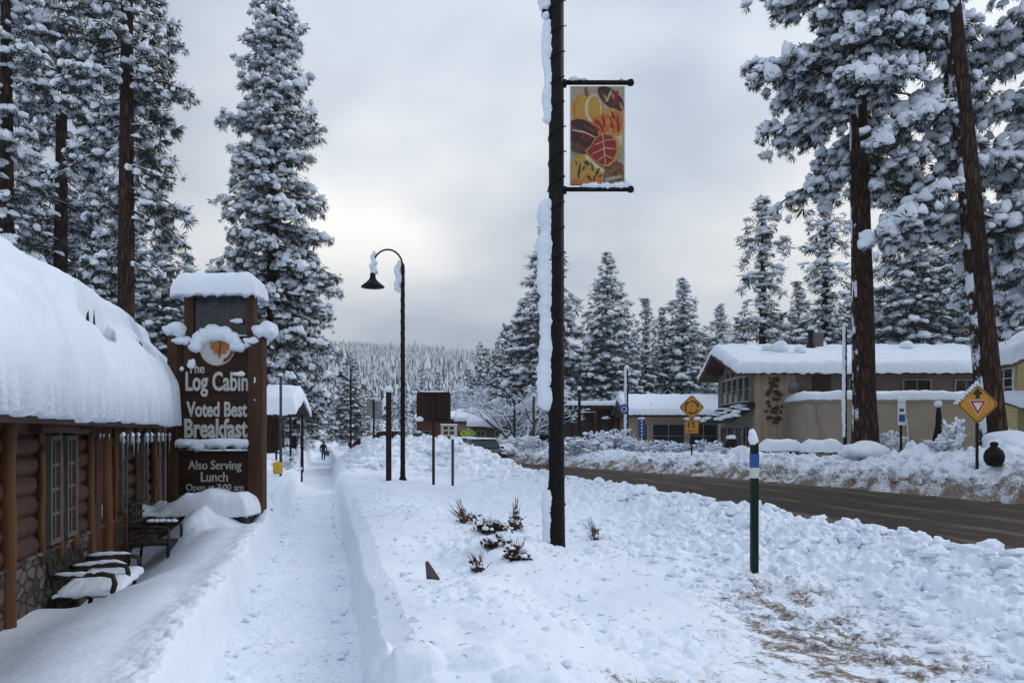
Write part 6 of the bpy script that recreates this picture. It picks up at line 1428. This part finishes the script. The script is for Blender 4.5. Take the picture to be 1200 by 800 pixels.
# ================================================================== dry plants, stake
M_straw = pm('dry_straw', (.16, .10, .06), (.09, .055, .04), 9, .8); M_dryleaf = pm('dry_leaf', (.085, .038, .022), (.045, .024, .018), 12, .85, spec=.1)
def dry_plant(label, px, py, h, spread, nblade, nleaf, seed, lean=(0, 0)):
    nblade = int(nblade * 1.5)
    d = 8.5
    for _ in range(30):
        x = (px - 600) / FPX * d; z = G(x, d); d = d + .5 * (FPX * (EYE - z) / (py - HORIZON) - d)
    rng = np.random.RandomState(seed); t = thing('dry_plant', label, 'plant', ((px - 600) / FPX * d, d, G((px - 600) / FPX * d, d) - .03)); 
    P_ = []; 
    for i in range(nblade):
        a = rng.uniform(0, 6.28); sp = spread * rng.uniform(.2, 1); hh = h * rng.uniform(.5, 1.1); b0 = rng.normal(0, .03, 2)
        P_.append([(b0[0], b0[1], 0), (b0[0] + sp * .35 * math.cos(a) + lean[0] * hh * .4, b0[1] + sp * .35 * math.sin(a), hh * .55), (b0[0] + sp * math.cos(a) + lean[0] * hh, b0[1] + sp * math.sin(a) + lean[1] * hh, hh)])
    V, F = tubes_np(np.array(P_), np.tile([.006, .0042, .0015], (nblade, 1)), 4); link('stems', mesh_np('stems', V, [(F, 0)], [M_straw], True), t)
    if nleaf:
        nleaf = int(nleaf * .75)
        c = rng.normal(0, 1, (nleaf, 3)) * [spread * .55, spread * .4, h * .16] + [0, 0, h * .25]; V, F = place_blades(c, rng.normal(0, 1, (nleaf, 3)), np.full(nleaf, .075), 7, rng, down=.1, width=.42, ax=.3)
        link('leaves', mesh_np('leaves', V, [(F, 0)], [M_dryleaf], True), t)
        k_ = rng.random_sample(nleaf) < .34; k_[0] = True; V, F = place_pads(*PILLOW_LO, c[k_] + [0, 0, .05], rng.normal(0, 1, (k_.sum(), 3)) * [1, 1, .1], np.full(k_.sum(), .035), rng); link('snow_cover', mesh_np('snow_cover', V, [(F, 0)], [M_padsnow], True), t)
dry_plant('tuft of dry grass leaning left, leftmost in the snow bank', 545, 613, .34, .15, 26, 16, 1, (-.45, 0))
dry_plant('clump of brown dead leaves with snow in the middle of the bank', 576, 622, .24, .15, 10, 90, 2)
dry_plant('upright dry stalks with brown leaves left of the banner pole', 604, 622, .46, .07, 20, 40, 3)
dry_plant('lower brown leafy clump just under the upright stalks', 604, 655, .26, .11, 12, 60, 4, (.1, 0))
dry_plant('small brown leafy clump below the middle dead leaves', 577, 640, .18, .12, 8, 44, 5)
dry_plant('spiky small dry tuft lowest on the snow bank', 561, 668, .22, .10, 16, 12, 6, (-.1, 0))
dry_plant('dry tuft leaning over right of the banner pole', 698, 632, .32, .06, 14, 10, 7, (-.25, 0))
d = 6.9; x = (506 - 600) / FPX * d; o = MB().prism([(-.075, .16), (-.05, .17), (.075, -.02), (.05, -.12), (-.03, -.12)], -.012, .012).build('wooden_stake', M_greywood, None, (x, d, G(x, d) + .02), R(20), bevel=.003); tag(o, 'broken grey board sticking out of the snow bank near the walkway', 'board')
o.rotation_euler = (R(25), 0, R(20))

# ================================================================== cars
def car(label, loc, rz, col, name='parked_car', L=4.5, W=1.8, H=1.48, snow=True):
    t = thing(name, label, 'car', loc, rz); paint = pm('paint_' + label[:14].replace(' ', '_'), col, tuple(c * .85 for c in col), 3, .3, spec=.25)
    # body sections along y (front = -y)
    secs = [(-.50, .46, .62, .80), (-.49, .36, .74, .92), (-.40, .30, .82, .98), (-.20, .27, .92, 1.0), (.10, .27, .94, 1.0), (.35, .28, .95, 1.0), (.46, .34, .94, .97), (.50, .45, .86, .90)]
    V = []; J = 12
    for (u, zl, zh, wk) in secs:
        for j in range(J):
            a = 2 * math.pi * j / J + math.pi / J; c, s_ = math.cos(a), math.sin(a); e = .55
            V.append((W / 2 * wk * math.copysign(abs(c) ** e, c), u * L, (zl + zh) / 2 + (zh - zl) / 2 * math.copysign(abs(s_) ** e, s_)))
    F = [(i * J + j, i * J + (j + 1) % J, (i + 1) * J + (j + 1) % J, (i + 1) * J + j) for i in range(len(secs) - 1) for j in range(J)]
    m = MB().add(V, F, 0, True); m.add(V[:J], [tuple(reversed(range(J)))], 0); m.add(V[-J:], [tuple(range(J))], 0); m.build('body', paint, t)
    zb_ = .90; cab = [(-.20 * L, zb_, .46), (-.07 * L, H - .06, .385), (.0, H, .375), (.30 * L, H - .02, .375), (.455 * L, zb_, .45)]
    V = [(sg * W * w_, y_, z_) for y_, z_, w_ in cab for sg in (-1, 1)]; Fc = [(0, 1, 3, 2), (2, 3, 5, 4), (4, 5, 7, 6), (6, 7, 9, 8), (0, 2, 4, 6, 8), (9, 7, 5, 3, 1), (1, 0, 8, 9)]
    MB().add(V, Fc).build('cabin', paint, t, bevel=.04)
    def pane(pts, nm): 
        q = [Vector(p_) for p_ in pts]; c = sum(q, Vector()) / len(q); nrm = (q[1] - q[0]).cross(q[2] - q[0]).normalized()
        if nrm.dot(c - Vector((0, .1 * L, 1.0))) < 0: nrm = -nrm
        q = [c + (p_ - c) * .86 + nrm * .012 for p_ in q]; q2 = [p_ - nrm * .03 for p_ in q]; k_ = len(q)
        MB().add(q + q2, [tuple(range(k_)), tuple(reversed(range(k_, 2 * k_)))] + [(i, (i + 1) % k_, k_ + (i + 1) % k_, k_ + i) for i in range(k_)]).build(nm, M_glass, t)
    pane([V[0], V[1], V[3], V[2]], 'windscreen'); pane([V[6], V[7], V[9], V[8]], 'rear_window')
    for sg in (0, 1):
        A, B_, C_, D_, E_ = V[0 + sg], V[2 + sg], V[4 + sg], V[6 + sg], V[8 + sg]
        mid = Vector(A).lerp(Vector(E_), .47); midt = Vector(C_).lerp(Vector(D_), .35); pane([A, B_, C_, midt, mid], 'side_window'); pane([mid, midt, D_, E_], 'side_window')
    for sg in (-1, 1):
        for y_ in (-.31 * L, .30 * L):
            w = MB().lathe([(.19, -.10), (.31, -.10), (.335, -.06), (.335, .06), (.31, .10), (.19, .10)], n=20).build('wheel', M_tyre, t); w.location = (sg * (W / 2 - .09), y_, .335); w.rotation_euler = (0, R(90), 0)
            r_ = MB().lathe([(.001, .05), (.10, .06), (.19, .085), (.205, .09)] if sg > 0 else [(.205, -.09), (.19, -.085), (.10, -.06), (.001, -.05)], n=16).build('rim', M_grey, w)
        MB().blob((sg * W * .36, -.487 * L, .68), (.19, .06, .08), 1, 0, 0.0, 12, 1).build('headlight', M_signwhite, t); MB().blob((sg * W * .38, .492 * L, .76), (.14, .05, .11), 1, 0, 0.0, 12, 1).build('tail_light', M_signred, t)
        MB().blob((sg * (W / 2 + .06), -.13 * L, .98), (.10, .06, .07), 1, 0, 0, 10, 1).build('mirror', paint, t)
    MB().box(-.26, .26, .503 * L, .512 * L, .52, .64).build('number_plate', M_signwhite, t); MB().box(-.8, .8, .49 * L, .515 * L, .36, .47).build('bumper', M_black, t, bevel=.02)
    if snow: snow_slab('roof_snow', -W * .36, W * .36, -.06 * L, .30 * L, flat(H), .07, t, 88, .08, .02, 30, 30, .02, .02)
    return t
q = P(545, 530, 46.5); car('dark blue car with thin roof snow below the lime crossing signs', (q.x, q.y, -.02), R(8), (.010, .014, .03), H=1.45)
q = P(566, 540, 42.5); car('black car nearest the ploughed bank at the end of the snow pile', (q.x, q.y, -.02), R(15), (.012, .012, .013), H=1.42)
q = P(468, 515, 57); car('dark red car mostly hidden behind the snow pile', (q.x, q.y, .25), R(70), (.15, .03, .02), H=1.65, L=4.6)
q = P(441, 517, 64); car('red car just showing above the left end of the snow pile', (q.x, q.y, -.12), R(60), (.25, .025, .02), H=1.5)

# ================================================================== the walker far down the path
def person():
    x = (379 - 600) / FPX * 66; y = 66.0; z = float(walk_z(np.array(66.0))) + .0
    J = {'pelvis': (0, 0, .93), 'belly': (0, .0, 1.1), 'chest': (0, .01, 1.32), 'neck': (0, 0, 1.5), 'head': (0, -.01, 1.60), 'top': (0, -.01, 1.74),
         'hl': (-.10, 0, .88), 'kl': (-.11, .10, .50), 'al': (-.11, -.02, .09), 'tl': (-.12, .16, .04), 'hr': (.10, 0, .88), 'kr': (.11, .02, .48), 'ar': (.11, -.16, .12), 'tr': (.12, -.02, .05),
         'sl': (-.19, 0, 1.42), 'el': (-.27, -.06, 1.15), 'wl': (-.26, .06, .92), 'fl': (-.25, .10, .84), 'sr': (.19, 0, 1.42), 'er': (.27, .04, 1.15), 'wr': (.26, .14, .93), 'fr': (.25, .18, .85)}
    RR = {'pelvis': .15, 'belly': .15, 'chest': .17, 'neck': .065, 'head': .095, 'top': .075, 'hl': .10, 'kl': .07, 'al': .05, 'tl': .045, 'hr': .10, 'kr': .07, 'ar': .05, 'tr': .045, 'sl': .08, 'el': .062, 'wl': .048, 'fl': .042, 'sr': .08, 'er': .062, 'wr': .048, 'fr': .042}
    E = [('pelvis', 'belly'), ('belly', 'chest'), ('chest', 'neck'), ('neck', 'head'), ('head', 'top'), ('pelvis', 'hl'), ('hl', 'kl'), ('kl', 'al'), ('al', 'tl'), ('pelvis', 'hr'), ('hr', 'kr'), ('kr', 'ar'), ('ar', 'tr'),
         ('chest', 'sl'), ('sl', 'el'), ('el', 'wl'), ('wl', 'fl'), ('chest', 'sr'), ('sr', 'er'), ('er', 'wr'), ('wr', 'fr')]
    ks = list(J); me = bpy.data.meshes.new('person_skin'); me.from_pydata([J[k_] for k_ in ks], [(ks.index(a), ks.index(b_)) for a, b_ in E], [])
    o = bpy.data.objects.new('person_skin', me); C.objects.link(o); sk = o.modifiers.new('skin', 'SKIN'); ss = o.modifiers.new('sub', 'SUBSURF'); ss.levels = 2; ss.render_levels = 2
    for i, k_ in enumerate(ks): me.skin_vertices[0].data[i].radius = (RR[k_], RR[k_])
    me.skin_vertices[0].data[0].use_root = True
    bpy.context.view_layer.update(); m2 = bpy.data.meshes.new_from_object(o.evaluated_get(bpy.context.evaluated_depsgraph_get())); bpy.data.objects.remove(o)
    M_coat = pm('navy_coat', (.012, .016, .028), (.02, .025, .04), 12, .85); M_trs = pm('dark_trousers', (.035, .033, .033), (.05, .046, .045), 12, .9); M_skin = pm('skin', (.42, .25, .18), (.40, .23, .16), 6, .6); M_hair = pm('dark_hair', (.02, .014, .012), (.03, .02, .016), 30, .7)
    m2.materials.clear(); [m2.materials.append(q_) for q_ in (M_coat, M_trs, M_skin, M_hair, M_black)]
    for p_ in m2.polygons:
        c = p_.center; p_.use_smooth = True
        p_.material_index = 2 if c.z > 1.53 else (4 if c.z < .11 else (1 if c.z < .82 and abs(c.x) < .22 else (2 if c.z < .90 and abs(c.x) > .22 else 0)))
    t = thing('person', 'person in dark coat walking away far down the snowy path', 'person', (x, y, z)); link('body', m2, t)
    MB().blob((0, -.02, 1.70), (.118, .125, .11), 3, 0, .03, 14, .9).build('hair', M_hair, t)
    MB().blob((0, -.17, 1.28), (.17, .10, .22), 4, 0, .05, 14, 1.0).build('backpack', M_black, t)
person()

# ------------------------------------------------------------------ cold haze in the air: the hill fades, near things stay clear
hz = MB().box(-1960, 1960, -1960, 1960, -120, 205)
mh = bpy.data.materials.new('cold_haze'); mh.use_nodes = True; th_ = mh.node_tree; th_.nodes.clear()
oo = th_.nodes.new('ShaderNodeOutputMaterial'); vv = th_.nodes.new('ShaderNodeVolumePrincipled'); vv.inputs['Color'].default_value = (.95, .97, 1, 1)
vv.inputs['Density'].default_value = .00046; vv.inputs['Anisotropy'].default_value = .2; th_.links.new(vv.outputs[0], oo.inputs['Volume'])
o = hz.build('haze', mh); tag(o, 'pale winter haze in the air', None, None, 'stuff')
